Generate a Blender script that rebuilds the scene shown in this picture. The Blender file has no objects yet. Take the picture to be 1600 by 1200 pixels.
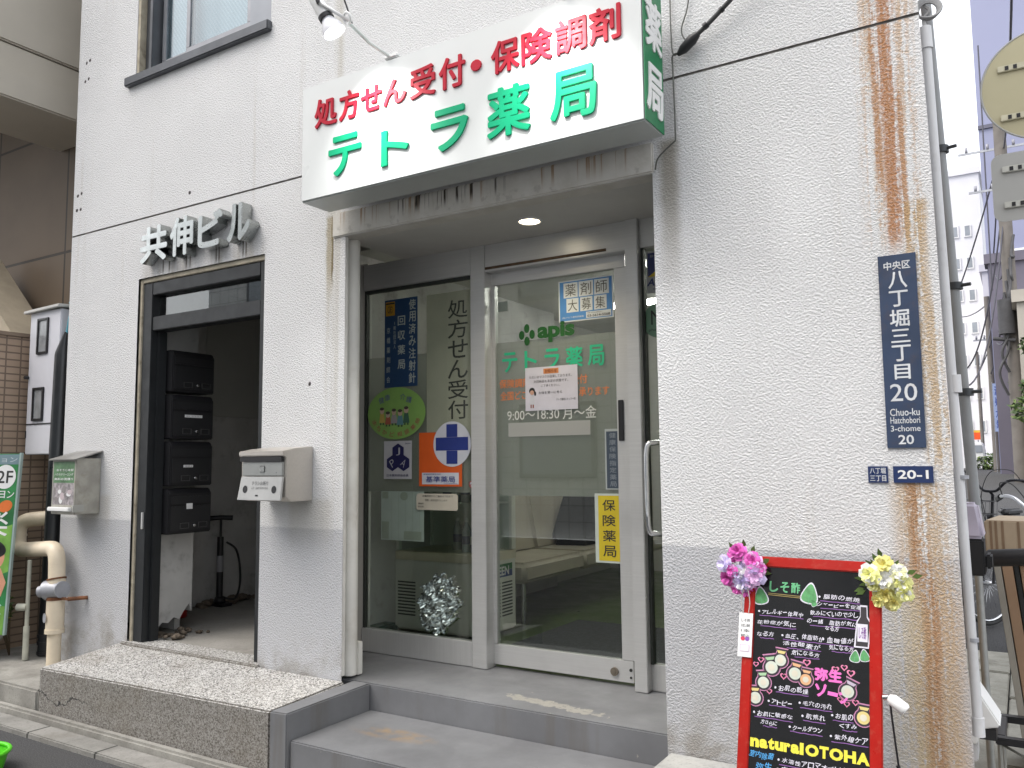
import bpy, bmesh, math, random
from mathutils import Vector, Matrix
random.seed(7)
R = math.radians
sc = bpy.context.scene
COL = sc.collection

# ------------------------------------------------------------------ camera, sky, sun, exposure
cd = bpy.data.cameras.new("Camera")
cam = bpy.data.objects.new("Camera", cd)
COL.objects.link(cam)
cd.sensor_width = 36.0
cd.lens = 29.03
cd.clip_start = 0.05
cd.clip_end = 1000
cam.matrix_world = Matrix(((0.84985872, 0.05806488, 0.52380208, 0.0),
                           (0.52691935, -0.07512677, -0.84658843, -3.1),
                           (-0.0098055, 0.99548201, -0.09444265, 1.40),
                           (0, 0, 0, 1)))
sc.camera = cam
world = bpy.data.worlds.new("World")
sc.world = world
world.use_nodes = True
wn = world.node_tree
wn.nodes.clear()
sky = wn.nodes.new("ShaderNodeTexSky")
sky.sky_type = 'NISHITA'
sky.sun_disc = False
SUN_EL, SUN_AZ = 58.0, 215.0
sky.sun_elevation = R(SUN_EL)
sky.sun_rotation = R(SUN_AZ)
sky.air_density = 1.0
sky.dust_density = 6.0
sky.ozone_density = 0.6
bg = wn.nodes.new("ShaderNodeBackground")
bg.inputs[1].default_value = 0.15
wo = wn.nodes.new("ShaderNodeOutputWorld")
cloud = wn.nodes.new("ShaderNodeMix"); cloud.data_type = 'RGBA'      # bright overcast veil over the blue
cloud.inputs[0].default_value = 0.72
cloud.inputs[7].default_value = (7.5, 7.6, 7.75, 1)
wn.links.new(sky.outputs[0], cloud.inputs[6])
wn.links.new(cloud.outputs[2], bg.inputs[0])
wn.links.new(bg.outputs[0], wo.inputs[0])
sl = bpy.data.lights.new("Sun", 'SUN')
sl.energy = 1.0
sl.angle = R(40)
sl.color = (1.0, 0.985, 0.96)
so = bpy.data.objects.new("Sun", sl)
COL.objects.link(so)
az = R(SUN_AZ)
sdir = Vector((math.sin(az) * math.cos(R(SUN_EL)), math.cos(az) * math.cos(R(SUN_EL)), math.sin(R(SUN_EL))))
so.rotation_euler = sdir.to_track_quat('Z', 'Y').to_euler()
so.location = (-3, -6, 12)
vs = sc.view_settings
vs.view_transform = 'Standard'
vs.look = 'None'
vs.exposure = 0.94
vs.gamma = 1.0
sc.render.engine = 'CYCLES'
sc.cycles.use_denoising = True
sc.cycles.max_bounces = 8
sc.cycles.transparent_max_bounces = 16
sc.cycles.caustics_reflective = False
sc.cycles.caustics_refractive = False

# ------------------------------------------------------------------ node helpers
class NT:
    def __init__(s, mat):
        s.m = mat
        mat.use_nodes = True
        s.t = mat.node_tree
        s.t.nodes.clear()
        s.out = s.t.nodes.new("ShaderNodeOutputMaterial")
    def n(s, ty, **kw):
        nd = s.t.nodes.new(ty)
        for k, v in kw.items():
            setattr(nd, k, v)
        return nd
    def l(s, a, b):
        s.t.links.new(a, b)
    def put(s, sock, v):
        if isinstance(v, bpy.types.NodeSocket):
            s.l(v, sock)
        elif isinstance(v, (tuple, list)):
            sock.default_value = tuple(v) + ((1.0,) if len(v) == 3 and len(sock.default_value) == 4 else ())
        else:
            sock.default_value = v
    def math(s, op, a, b=0.0, c=None, clamp=False):
        nd = s.n("ShaderNodeMath", operation=op, use_clamp=clamp)
        s.put(nd.inputs[0], a); s.put(nd.inputs[1], b)
        if c is not None: s.put(nd.inputs[2], c)
        return nd.outputs[0]
    def pos(s):
        g = s.n("ShaderNodeNewGeometry")
        x = s.n("ShaderNodeSeparateXYZ"); s.l(g.outputs["Position"], x.inputs[0])
        return g.outputs["Position"], x.outputs[0], x.outputs[1], x.outputs[2]
    def scale(s, v, sx, sy, sz):
        mp = s.n("ShaderNodeMapping"); s.l(v, mp.inputs[0]); mp.inputs["Scale"].default_value = (sx, sy, sz)
        return mp.outputs[0]
    def noise(s, v, sc_=5, det=3, rough=.55, dist=0.0):
        nd = s.n("ShaderNodeTexNoise"); s.l(v, nd.inputs["Vector"])
        nd.inputs["Scale"].default_value = sc_; nd.inputs["Detail"].default_value = det
        nd.inputs["Roughness"].default_value = rough; nd.inputs["Distortion"].default_value = dist
        return nd.outputs[0]
    def ramp(s, f, a, b, lo=0.0, hi=1.0):
        nd = s.n("ShaderNodeMapRange", interpolation_type='SMOOTHSTEP')
        s.put(nd.inputs[0], f); nd.inputs[1].default_value = a; nd.inputs[2].default_value = b
        nd.inputs[3].default_value = lo; nd.inputs[4].default_value = hi
        return nd.outputs[0]
    def mix(s, f, a, b, mode='MIX'):
        nd = s.n("ShaderNodeMix", data_type='RGBA', blend_type=mode)
        s.put(nd.inputs[0], f); s.put(nd.inputs[6], a); s.put(nd.inputs[7], b)
        return nd.outputs[2]
    def band(s, v, c, w, soft):
        d = s.math('ABSOLUTE', s.math('SUBTRACT', v, c))
        return s.ramp(d, w, w + soft, 1.0, 0.0)
    def bump(s, h, strength=.5, dist=.01, normal=None):
        nd = s.n("ShaderNodeBump"); s.put(nd.inputs["Height"], h)
        nd.inputs["Strength"].default_value = strength; nd.inputs["Distance"].default_value = dist
        if normal is not None: s.l(normal, nd.inputs["Normal"])
        return nd.outputs[0]
    def principled(s, col, rough=.6, metal=0.0, normal=None, spec=.5, coat=0.0):
        p = s.n("ShaderNodeBsdfPrincipled")
        s.put(p.inputs["Base Color"], col); s.put(p.inputs["Roughness"], rough); s.put(p.inputs["Metallic"], metal)
        p.inputs["Specular IOR Level"].default_value = spec
        p.inputs["Coat Weight"].default_value = coat
        if normal is not None: s.l(normal, p.inputs["Normal"])
        s.l(p.outputs[0], s.out.inputs[0])
        return p

MC = {}
def M(name, col, rough=.6, metal=0.0, var=.12, vs_=6, bump=0.0, bs=60, spec=.5, dirt=0.0, dirtcol=(.09, .075, .055), ds=3, coat=0.0):
    if name in MC: return MC[name]
    m = bpy.data.materials.new(name); t = NT(m)
    P, x, y, z = t.pos()
    c = col
    if var > 0:
        f = t.noise(P, vs_, 4)
        c = t.mix(t.ramp(f, .3, .7), tuple(k * (1 - var) for k in col), tuple(min(1, k * (1 + var * .6)) for k in col))
    if dirt > 0:
        f = t.ramp(t.noise(P, ds, 6, .65), .5, .72, 0, dirt)
        c = t.mix(f, c, dirtcol)
    nm = None
    if bump > 0:
        nm = t.bump(t.noise(P, bs, 4), bump, .004)
    rg = rough
    if var > 0:
        rg = t.ramp(t.noise(P, vs_ * 2.3, 3), .25, .75, max(0, rough - .08), min(1, rough + .08))
    t.principled(c, rg, metal, nm, spec, coat)
    MC[name] = m
    return m
def emit(name, col, st):
    if name in MC: return MC[name]
    m = bpy.data.materials.new(name); t = NT(m)
    e = t.n("ShaderNodeEmission"); e.inputs[0].default_value = (*col, 1); e.inputs[1].default_value = st
    t.l(e.outputs[0], t.out.inputs[0]); MC[name] = m
    return m
def glass(name, tint=(.86, .92, .88), boost=1.0, rough=0.0, ribbed=False):
    m = bpy.data.materials.new(name); t = NT(m)
    tr = t.n("ShaderNodeBsdfTransparent"); tr.inputs[0].default_value = (*tint, 1)
    gl = t.n("ShaderNodeBsdfAnisotropic") if False else t.n("ShaderNodeBsdfGlossy")
    gl.inputs["Roughness"].default_value = rough
    gm = t.n("ShaderNodeNewGeometry"); dp = t.n("ShaderNodeVectorMath", operation='DOT_PRODUCT')
    t.l(gm.outputs["Incoming"], dp.inputs[0]); t.l(gm.outputs["Normal"], dp.inputs[1])
    om = t.math('SUBTRACT', 1.0, t.math('ABSOLUTE', dp.outputs["Value"]), clamp=True)
    frs = t.math('ADD', .04, t.math('MULTIPLY', t.math('POWER', om, 5.0), .96))     # Schlick, same from both sides
    if ribbed:
        P, x, y, z = t.pos()
        w = t.math('SINE', t.math('MULTIPLY', t.math('ADD', x, t.math('MULTIPLY', z, .6)), 420.0))
        nm = t.bump(w, .5, .002); t.l(nm, gl.inputs["Normal"])
    mx = t.n("ShaderNodeMixShader")
    t.l(t.math('MULTIPLY', frs, boost, clamp=True), mx.inputs[0])
    t.l(tr.outputs[0], mx.inputs[1]); t.l(gl.outputs[0], mx.inputs[2]); t.l(mx.outputs[0], t.out.inputs[0])
    return m
def film(name, col, opacity, trans=.5):
    m = bpy.data.materials.new(name); t = NT(m)
    df = t.n("ShaderNodeBsdfDiffuse"); df.inputs[0].default_value = (*col, 1)
    tl = t.n("ShaderNodeBsdfTranslucent"); tl.inputs[0].default_value = (*col, 1)
    tr = t.n("ShaderNodeBsdfTransparent")
    a = t.n("ShaderNodeMixShader"); a.inputs[0].default_value = trans
    t.l(df.outputs[0], a.inputs[1]); t.l(tl.outputs[0], a.inputs[2])
    b = t.n("ShaderNodeMixShader"); b.inputs[0].default_value = opacity
    t.l(tr.outputs[0], b.inputs[1]); t.l(a.outputs[0], b.inputs[2]); t.l(b.outputs[0], t.out.inputs[0])
    return m

# ------------------------------------------------------------------ geometry helpers
def setp(o, label=None, cat=None, group=None, kind=None):
    if label: o['label'] = label
    if cat: o['category'] = cat
    if group: o['group'] = group
    if kind: o['kind'] = kind
    return o
def thing(name, label, cat, loc=(0, 0, 0), group=None):
    e = bpy.data.objects.new(name, None); COL.objects.link(e)
    e.location = loc; e.empty_display_size = .1
    return setp(e, label, cat, group)
def wloc(o):
    v = Vector((0, 0, 0))
    while o is not None:
        v += o.location; o = o.parent
    return v
class MB:
    def __init__(s):
        s.b = bmesh.new()
    def face(s, pts, mi=0):
        vs_ = [s.b.verts.new(p) for p in pts]
        try:
            f = s.b.faces.new(vs_); f.material_index = mi
            return f
        except ValueError:
            return None
    def box(s, x0, y0, z0, x1, y1, z1, mi=0):
        return s.hexa([(x0, y0), (x1, y0), (x1, y1), (x0, y1)], z0, z1, mi)
    def hexa(s, poly, z0, z1, mi=0, taper=1.0):
        n = len(poly)
        zz = (lambda i, z: z[i] if isinstance(z, (list, tuple)) else z)
        c = (sum(p[0] for p in poly) / n, sum(p[1] for p in poly) / n)
        lo = [s.b.verts.new((p[0], p[1], zz(i, z0))) for i, p in enumerate(poly)]
        hi = [s.b.verts.new((c[0] + (p[0] - c[0]) * taper, c[1] + (p[1] - c[1]) * taper, zz(i, z1))) for i, p in enumerate(poly)]
        fs = [s.b.faces.new(list(reversed(lo))), s.b.faces.new(hi)]
        for i in range(n):
            fs.append(s.b.faces.new((lo[i], lo[(i + 1) % n], hi[(i + 1) % n], hi[i])))
        for f in fs: f.material_index = mi
        return s
    def prism(s, pts, vec, mi=0):
        """polygon of 3-D points extruded along vec"""
        v = Vector(vec)
        lo = [s.b.verts.new(p) for p in pts]
        hi = [s.b.verts.new(Vector(p) + v) for p in pts]
        n = len(pts)
        fs = [s.b.faces.new(list(reversed(lo))), s.b.faces.new(hi)]
        for i in range(n):
            fs.append(s.b.faces.new((lo[i], lo[(i + 1) % n], hi[(i + 1) % n], hi[i])))
        for f in fs: f.material_index = mi
        return s
    def tube(s, pts, r, n=10, mi=0, caps=True):
        pts = [Vector(p) for p in pts]
        rs = r if isinstance(r, (list, tuple)) else [r] * len(pts)
        rings = []
        up = None
        for i, p in enumerate(pts):
            d = (pts[min(i + 1, len(pts) - 1)] - pts[max(i - 1, 0)])
            if d.length < 1e-9: d = Vector((0, 0, 1))
            d.normalize()
            if up is None:
                up = d.orthogonal().normalized()
            else:
                up = (up - d * up.dot(d))
                if up.length < 1e-6: up = d.orthogonal()
                up.normalize()
            w = d.cross(up)
            rings.append([s.b.verts.new(p + (up * math.cos(2 * math.pi * k / n) + w * math.sin(2 * math.pi * k / n)) * rs[i]) for k in range(n)])
        for a, b in zip(rings, rings[1:]):
            for k in range(n):
                f = s.b.faces.new((a[k], a[(k + 1) % n], b[(k + 1) % n], b[k])); f.material_index = mi; f.smooth = True
        if caps:
            f = s.b.faces.new(list(reversed(rings[0]))); f.material_index = mi
            f = s.b.faces.new(rings[-1]); f.material_index = mi
        return s
    def ring(s, c, axis, rad, r, n=28, m=8, mi=0):
        axis = Vector(axis).normalized(); u = axis.orthogonal().normalized(); w = axis.cross(u); c = Vector(c)
        rings = []
        for i in range(n):
            a = 2 * math.pi * i / n; d = u * math.cos(a) + w * math.sin(a)
            rings.append([s.b.verts.new(c + d * (rad + r * math.cos(2 * math.pi * k / m)) + axis * r * math.sin(2 * math.pi * k / m)) for k in range(m)])
        for i in range(n):
            a, b = rings[i], rings[(i + 1) % n]
            for k in range(m):
                f = s.b.faces.new((a[k], a[(k + 1) % m], b[(k + 1) % m], b[k])); f.material_index = mi; f.smooth = True
        return s
    def ball(s, c, r, mi=0, seg=12, sc3=(1, 1, 1), jit=0.0):
        mt = Matrix.Translation(c) @ Matrix.Diagonal((*[r * k for k in sc3], 1))
        res = bmesh.ops.create_uvsphere(s.b, u_segments=seg, v_segments=max(6, seg // 2 + 2), radius=1, matrix=mt)
        for v in res['verts']:
            if jit: v.co += Vector((random.uniform(-jit, jit), random.uniform(-jit, jit), random.uniform(-jit, jit)))
            for f in v.link_faces: f.material_index = mi; f.smooth = True
        return s
    def build(s, name, mats, parent=None, bevel=0.0, smooth=None, loc=None, seg=2, norm=True, split=False):
        if split:      # every loose piece becomes a part of its own
            seen = set(); groups = []
            for v in s.b.verts:
                if v in seen: continue
                st = [v]; g_ = []; seen.add(v)
                while st:
                    a = st.pop(); g_.append(a)
                    for e in a.link_edges:
                        o_ = e.other_vert(a)
                        if o_ not in seen: seen.add(o_); st.append(o_)
                groups.append(g_)
            if len(groups) > 1:
                out = []
                for g_ in groups:
                    n_ = MB(); mp = {v: n_.b.verts.new(v.co) for v in g_}
                    for f in {f for v in g_ for f in v.link_faces}:
                        nf = n_.b.faces.new([mp[v] for v in f.verts]); nf.material_index = f.material_index; nf.smooth = f.smooth
                    out.append(n_.build(name, mats, parent, bevel, smooth, loc, seg, norm))
                s.b.free()
                return out[0]
        if norm:
            bmesh.ops.recalc_face_normals(s.b, faces=s.b.faces)
        if bevel > 0:
            es = [e for e in s.b.edges if len(e.link_faces) == 2 and e.calc_face_angle(0) > .6]
            bmesh.ops.bevel(s.b, geom=es, offset=bevel, segments=seg, affect='EDGES', clamp_overlap=True)
        if parent is not None:
            L = wloc(parent)
        elif loc is not None:
            L = Vector(loc)
        else:
            xs = [v.co for v in s.b.verts]
            L = Vector(((min(v.x for v in xs) + max(v.x for v in xs)) / 2, (min(v.y for v in xs) + max(v.y for v in xs)) / 2, min(v.z for v in xs)))
        bmesh.ops.translate(s.b, verts=s.b.verts, vec=-L)
        me = bpy.data.meshes.new(name)
        s.b.to_mesh(me); s.b.free()
        for m in (mats if isinstance(mats, (list, tuple)) else [mats]): me.materials.append(m)
        if smooth: me.set_sharp_from_angle(angle=R(smooth))
        o = bpy.data.objects.new(name, me); COL.objects.link(o)
        if parent is not None: o.parent = parent
        else: o.location = L
        return o

def arc(c, r, a0, a1, n, plane='xz'):
    out = []
    for i in range(n + 1):
        a = R(a0 + (a1 - a0) * i / n)
        q = (r * math.cos(a), r * math.sin(a))
        out.append({'xz': (c[0] + q[0], c[1], c[2] + q[1]), 'xy': (c[0] + q[0], c[1] + q[1], c[2]), 'yz': (c[0], c[1] + q[0], c[2] + q[1])}[plane])
    return out
def smoothpath(pts, n=8):
    P = [Vector(p) for p in pts]; out = []
    for i in range(len(P) - 1):
        p0, p1, p2, p3 = P[max(i - 1, 0)], P[i], P[i + 1], P[min(i + 2, len(P) - 1)]
        for k in range(n):
            t = k / n
            out.append(.5 * ((2 * p1) + (p2 - p0) * t + (2 * p0 - 5 * p1 + 4 * p2 - p3) * t * t + (3 * p1 - p0 - 3 * p2 + p3) * t ** 3))
    out.append(P[-1])
    return out

# ---- text: outlines from the built-in font turned into mesh data
TXT = {}
def text2d(s, bold=0.0, ext=0.0, res=3, bev=0.0):
    k = (s, bold, ext, res, bev)
    if k in TXT: return TXT[k]
    cu = bpy.data.curves.new("t", 'FONT'); cu.body = s; cu.size = 1; cu.resolution_u = res
    cu.offset = bold; cu.extrude = ext; cu.bevel_depth = bev; cu.bevel_resolution = 1
    o = bpy.data.objects.new("t", cu); COL.objects.link(o)
    dg = bpy.context.evaluated_depsgraph_get()
    me = bpy.data.meshes.new_from_object(o.evaluated_get(dg))
    vv = [tuple(v.co) for v in me.vertices]; ff = [tuple(p.vertices) for p in me.polygons]
    bpy.data.objects.remove(o); bpy.data.curves.remove(cu); bpy.data.meshes.remove(me)
    TXT[k] = (vv, ff)
    return vv, ff

class Sheet:
    """flat artwork on a plane: o + a*u + b*v, layers stacked along n"""
    def __init__(s, o, u=(1, 0, 0), v=(0, 0, 1), n=(0, -1, 0), lay=.0007):
        s.o, s.u, s.v, s.n = Vector(o), Vector(u), Vector(v), Vector(n)
        s.mb = MB(); s.mats = []; s.lay = lay
    def mi(s, m):
        if m not in s.mats: s.mats.append(m)
        return s.mats.index(m)
    def p(s, a, b, d=0): return s.o + s.u * a + s.v * b + s.n * d
    def base(s, pts, m, th=.0015):
        s.mb.prism([s.p(a, b, -th) for a, b in pts], s.n * th, s.mi(m)); return s
    def brect(s, a0, b0, a1, b1, m, th=.0015): return s.base([(a0, b0), (a1, b0), (a1, b1), (a0, b1)], m, th)
    def poly(s, pts, m, L=1):
        s.mb.face([s.p(a, b, s.lay * L) for a, b in pts], s.mi(m)); return s
    def rect(s, a0, b0, a1, b1, m, L=1): return s.poly([(a0, b0), (a1, b0), (a1, b1), (a0, b1)], m, L)
    def ell(s, a, b, ra, rb, m, L=1, n=28, rot=0):
        c, t = math.cos(R(rot)), math.sin(R(rot))
        return s.poly([(a + ra * math.cos(2 * math.pi * k / n) * c - rb * math.sin(2 * math.pi * k / n) * t, b + ra * math.cos(2 * math.pi * k / n) * t + rb * math.sin(2 * math.pi * k / n) * c) for k in range(n)], m, L)
    def line(s, pts, w, m, L=1):
        for (a0, b0), (a1, b1) in zip(pts, pts[1:]):
            dx, dy = a1 - a0, b1 - b0; l = math.hypot(dx, dy) or 1; nx, ny = -dy / l * w / 2, dx / l * w / 2
            s.poly([(a0 - nx, b0 - ny), (a1 - nx, b1 - ny), (a1 + nx, b1 + ny), (a0 + nx, b0 + ny)], m, L)
        return s
    def text(s, st, a0, b0, a1, b1, m, L=2, bold=0.0, th=0.0, rot=0, res=3, bev=0.0, shear=0.0, fat=0.0):
        if fat == -1: fat = 0.0
        """fit st into the box"""
        if bold > 0 and any(ord(ch) > 0x2E80 for ch in st) and not fat: fat = bold * 1.1 * (b1 - b0); bold = 0.0
        if fat:      # heavier strokes: the glyph laid several times, each a hair prouder than the last
            for k, (da, db) in enumerate(((-1, 0), (1, 0), (0, -1), (0, 1), (-.7, -.7), (.7, .7), (-.7, .7), (.7, -.7)) if th else ((-1, 0), (1, 0), (0, -1), (0, 1))):
                s.text(st, a0 + fat + da * fat, b0 + fat + db * fat, a1 - fat + da * fat, b1 - fat + db * fat, m, L + (.12 if not th else .0) * k, 0.0, th + .00013 * k if th else 0.0, rot, res, bev, shear, -1)
            return s
        vv, ff = text2d(st, bold, .05 if th else 0.0, res, bev)
        if not vv: return s
        x0 = min(v[0] for v in vv); x1 = max(v[0] for v in vv); y0 = min(v[1] for v in vv); y1 = max(v[1] for v in vv)
        z0 = min(v[2] for v in vv); z1 = max(v[2] for v in vv)
        sx = (a1 - a0) / max(1e-6, x1 - x0); sy = (b1 - b0) / max(1e-6, y1 - y0)
        ca, cb = (a0 + a1) / 2, (b0 + b1) / 2; c, t = math.cos(R(rot)), math.sin(R(rot))
        k = s.mi(m); bv = []
        for v in vv:
            a = a0 + (v[0] - x0) * sx - ca; b = b0 + (v[1] - y0) * sy - cb
            a += shear * b
            d = s.lay * L + (th * (v[2] - z0) / (z1 - z0) if th else 0)
            bv.append(s.mb.b.verts.new(s.p(ca + a * c - b * t, cb + a * t + b * c, d)))
        for f in ff:
            try:
                fc = s.mb.b.faces.new([bv[i] for i in f]); fc.material_index = k
            except ValueError: pass
        return s
    def vtext(s, st, a0, b0, a1, b1, m, L=2, bold=0.0, fill=.86):
        """characters stacked downwards inside the box"""
        n = len(st); h = (b1 - b0) / n
        for i, ch in enumerate(st):
            t = b1 - h * i
            if ch == '一': s.rect((a0 + a1) / 2 - h * .05, t - h * .8, (a0 + a1) / 2 + h * .05, t - h * .2, m, L); continue
            s.text(ch, a0, t - h * (1 + fill) / 2, a1, t - h * (1 - fill) / 2, m, L, bold)
        return s
    def build(s, name, parent=None, loc=None):
        return s.mb.build(name, s.mats, parent, loc=loc, norm=False)
def heart(a, b, r):
    out = []
    for k in range(24):
        t = 2 * math.pi * k / 24
        out.append((a + r * 16 * math.sin(t) ** 3 / 16, b + r * (13 * math.cos(t) - 5 * math.cos(2 * t) - 2 * math.cos(3 * t) - math.cos(4 * t)) / 16))
    return out
def copy_tree(o, parent=None, loc=None):
    c = o.copy(); COL.objects.link(c)
    if parent is not None: c.parent = parent
    if loc is not None: c.location = loc
    for ch in list(o.children): copy_tree(ch, c)
    return c

# ------------------------------------------------------------------ materials
def stucco():
    m = bpy.data.materials.new("stucco"); t = NT(m)
    P, x, y, z = t.pos()
    # worked plaster: rough short ridges leaning to the right
    rt = t.n("ShaderNodeMapping"); t.l(P, rt.inputs[0]); rt.inputs["Rotation"].default_value = (0, R(-28), 0); rt.inputs["Scale"].default_value = (.92, 1, 1.06)
    n1 = t.noise(rt.outputs[0], 118, 3, .6, .15)
    n2 = t.noise(P, 230, 2, .5)
    n3 = t.noise(P, 1.3, 3)
    h = t.math('ADD', t.ramp(n1, .34, .68), t.math('MULTIPLY', n2, .35))
    nm = t.bump(h, .68, .0052)
    lowm = t.ramp(t.math('ADD', z, t.math('MULTIPLY', t.noise(P, 14, 2), .012)), 1.070, 1.086, 1.0, 0.0)
    c = t.mix(t.ramp(n3, .35, .7), (.69, .69, .692), (.74, .74, .742))
    c = t.mix(lowm, c, (.52, .525, .545))
    # cavities toned a little darker and browner
    c = t.mix(t.ramp(n1, .2, .5, .22, 0), c, (.38, .36, .32))
    # grime near the ground
    g = t.math('MULTIPLY', t.ramp(z, .3, .62, 1, 0), t.ramp(t.noise(P, 5, 5, .7), .42, .68))
    c = t.mix(t.math('MULTIPLY', g, .6), c, (.22, .19, .14))
    # faint vertical run-off
    rv = t.noise(t.scale(P, 14, 1, .5), 1.0, 4, .6)
    c = t.mix(t.ramp(rv, .58, .8, 0, .3), c, (.42, .37, .28))
    # rust run down the right edge
    wob = t.math('MULTIPLY', t.math('SUBTRACT', t.noise(t.scale(P, .2, .2, 1.7), 1.0, 3), .5), .10)
    drift = t.ramp(z, .3, 3.0, .055, -.01)
    xs = t.math('ADD', t.math('ADD', x, wob), t.math('MULTIPLY', drift, -1.0))
    st = t.noise(t.scale(P, 42, 1, 1.1), 1.0, 4, .65)
    gr = t.noise(P, 60, 3, .7)
    def rust(c, cx, w, soft, zt, zb, amt, col, thr):
        k = t.math('MULTIPLY', t.band(xs, cx, w, soft), t.math('MULTIPLY', t.ramp(z, zb, zb + .12), t.ramp(z, zt - .02, zt, 1, 0)))
        k = t.math('MULTIPLY', k, t.ramp(t.math('ADD', st, t.math('MULTIPLY', t.math('SUBTRACT', gr, .5), .7)), thr, thr + .2))
        k = t.math('MULTIPLY', k, t.ramp(t.math('ADD', n1, t.math('MULTIPLY', n2, .3)), .45, .9, 1.0, .55))
        return t.mix(t.math('MULTIPLY', k, amt), c, col)
    c = rust(c, -.335, .06, .06, 9, 2.08, .8, (.50, .31, .16), .42)
    c = rust(c, -.335, .012, .03, 9, 2.08, 1.0, (.40, .18, .075), .29)
    c = rust(c, -.375, .004, .014, 9, 2.3, .95, (.42, .21, .09), .30)
    c = rust(c, -.30, .004, .012, 2.7, 2.08, .8, (.42, .21, .09), .36)
    c = rust(c, -.275, .02, .03, 2.3, 1.3, .9, (.48, .33, .17), .32)
    c = rust(c, -.345, .04, .08, 1.33, .0, .9, (.47, .32, .17), .30)
    c = rust(c, -.36, .012, .03, 1.33, .0, .95, (.36, .19, .09), .36)
    c = rust(c, -.43, .02, .07, 1.0, .0, .55, (.50, .43, .27), .32)
    # drips under the metal letters
    for dx in (-4.20, -4.165, -3.93, -3.905, -3.70, -3.675, -4.42, -4.36):
        k = t.math('MULTIPLY', t.band(x, dx, .003, .006), t.math('MULTIPLY', t.ramp(z, 2.555, 2.60), t.ramp(z, 2.66, 2.69, 1, 0)))
        c = t.mix(t.math('MULTIPLY', k, .8), c, (.07, .06, .045))
    k = t.math('MULTIPLY', t.band(x, -4.06, .5, .1), t.math('MULTIPLY', t.ramp(z, 2.5, 2.56), t.ramp(z, 2.56, 2.7, 1, 0)))
    c = t.mix(t.math('MULTIPLY', t.math('MULTIPLY', k, t.ramp(rv, .4, .6)), .35), c, (.25, .2, .13))
    # crack and dark run beside the shop opening
    xw = t.math('ADD', x, t.math('MULTIPLY', t.math('SUBTRACT', t.noise(P, 14, 4), .5), .03))
    k = t.math('MULTIPLY', t.band(xw, -3.012, .004, .006), t.math('MULTIPLY', t.ramp(z, 2.30, 2.42), t.ramp(z, 2.68, 2.70, 1, 0)))
    c = t.mix(k, c, (.035, .03, .022))
    k = t.math('MULTIPLY', t.band(xw, -3.03, .012, .02), t.math('MULTIPLY', t.ramp(z, 2.2, 2.45), t.ramp(z, 2.68, 2.70, 1, 0)))
    c = t.mix(t.math('MULTIPLY', k, .6), c, (.33, .26, .13))
    k = t.math('MULTIPLY', t.band(x, -3.0, .03, .05), t.ramp(z, .3, 2.4))
    c = t.mix(t.math('MULTIPLY', t.math('MULTIPLY', k, t.ramp(rv, .38, .6)), .35), c, (.36, .31, .2))
    k = t.math('MULTIPLY', t.band(xw, -1.16, .012, .05), t.math('MULTIPLY', t.ramp(z, 1.9, 2.6), t.ramp(z, 2.68, 2.72, 1, 0)))
    c = t.mix(t.math('MULTIPLY', k, .7), c, (.22, .19, .13))
    # soft darker brownish patch below the letter boxes
    for cx in (-3.15, -5.03):
        k = t.math('MULTIPLY', t.band(x, cx, .12, .06), t.math('MULTIPLY', t.ramp(z, .9, 1.15), t.ramp(z, 1.2, 1.24, 1, 0)))
        c = t.mix(t.math('MULTIPLY', k, .3), c, (.4, .35, .26))
    # old fixing holes
    for hx, hz in ((-4.19, 3.035), (-3.167, 1.819), (-5.33, 4.16), (-5.29, 4.17), (-5.34, 4.03), (-5.30, 4.04), (-5.37, 3.23), (-5.33, 3.24), (-5.375, 3.13), (-5.335, 3.13)):
        d = t.math('ADD', t.math('POWER', t.math('SUBTRACT', xw, hx), 2.0), t.math('POWER', t.math('SUBTRACT', z, hz), 2.0))
        c = t.mix(t.ramp(d, .00006, .0002, 1, 0), c, (.06, .05, .05))
    t.principled(c, .85, 0, nm, .25)
    return m
STUCCO = stucco()
def lintelmat():
    m = bpy.data.materials.new("stained_plaster"); t = NT(m)
    P, x, y, z = t.pos()
    st = t.noise(t.scale(P, 30, 1, .6), 1.0, 4, .65)
    c = t.mix(t.ramp(t.noise(P, 8, 4), .3, .7), (.55, .53, .48), (.64, .62, .58))
    k = t.math('MULTIPLY', t.ramp(st, .56, .64), t.ramp(z, 2.58, 2.68))
    c = t.mix(t.math('MULTIPLY', k, .8), c, (.33, .20, .10))
    st2 = t.noise(t.scale(P, 46, 1, 1.2), 1.0, 3, .6)
    k = t.math('MULTIPLY', t.band(x, -2.28, .26, .12), t.math('MULTIPLY', t.ramp(st2, .53, .6), t.ramp(z, 2.6, 2.66)))
    c = t.mix(k, c, (.06, .05, .04))
    k = t.math('MULTIPLY', t.ramp(t.noise(P, 22, 4), .55, .65), t.band(z, 2.60, .012, .02))
    c = t.mix(t.math('MULTIPLY', k, .22), c, (.1, .085, .07))
    t.principled(c, .8, 0, t.bump(t.noise(P, 60, 4), .5, .004), .25)
    return m
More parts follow.
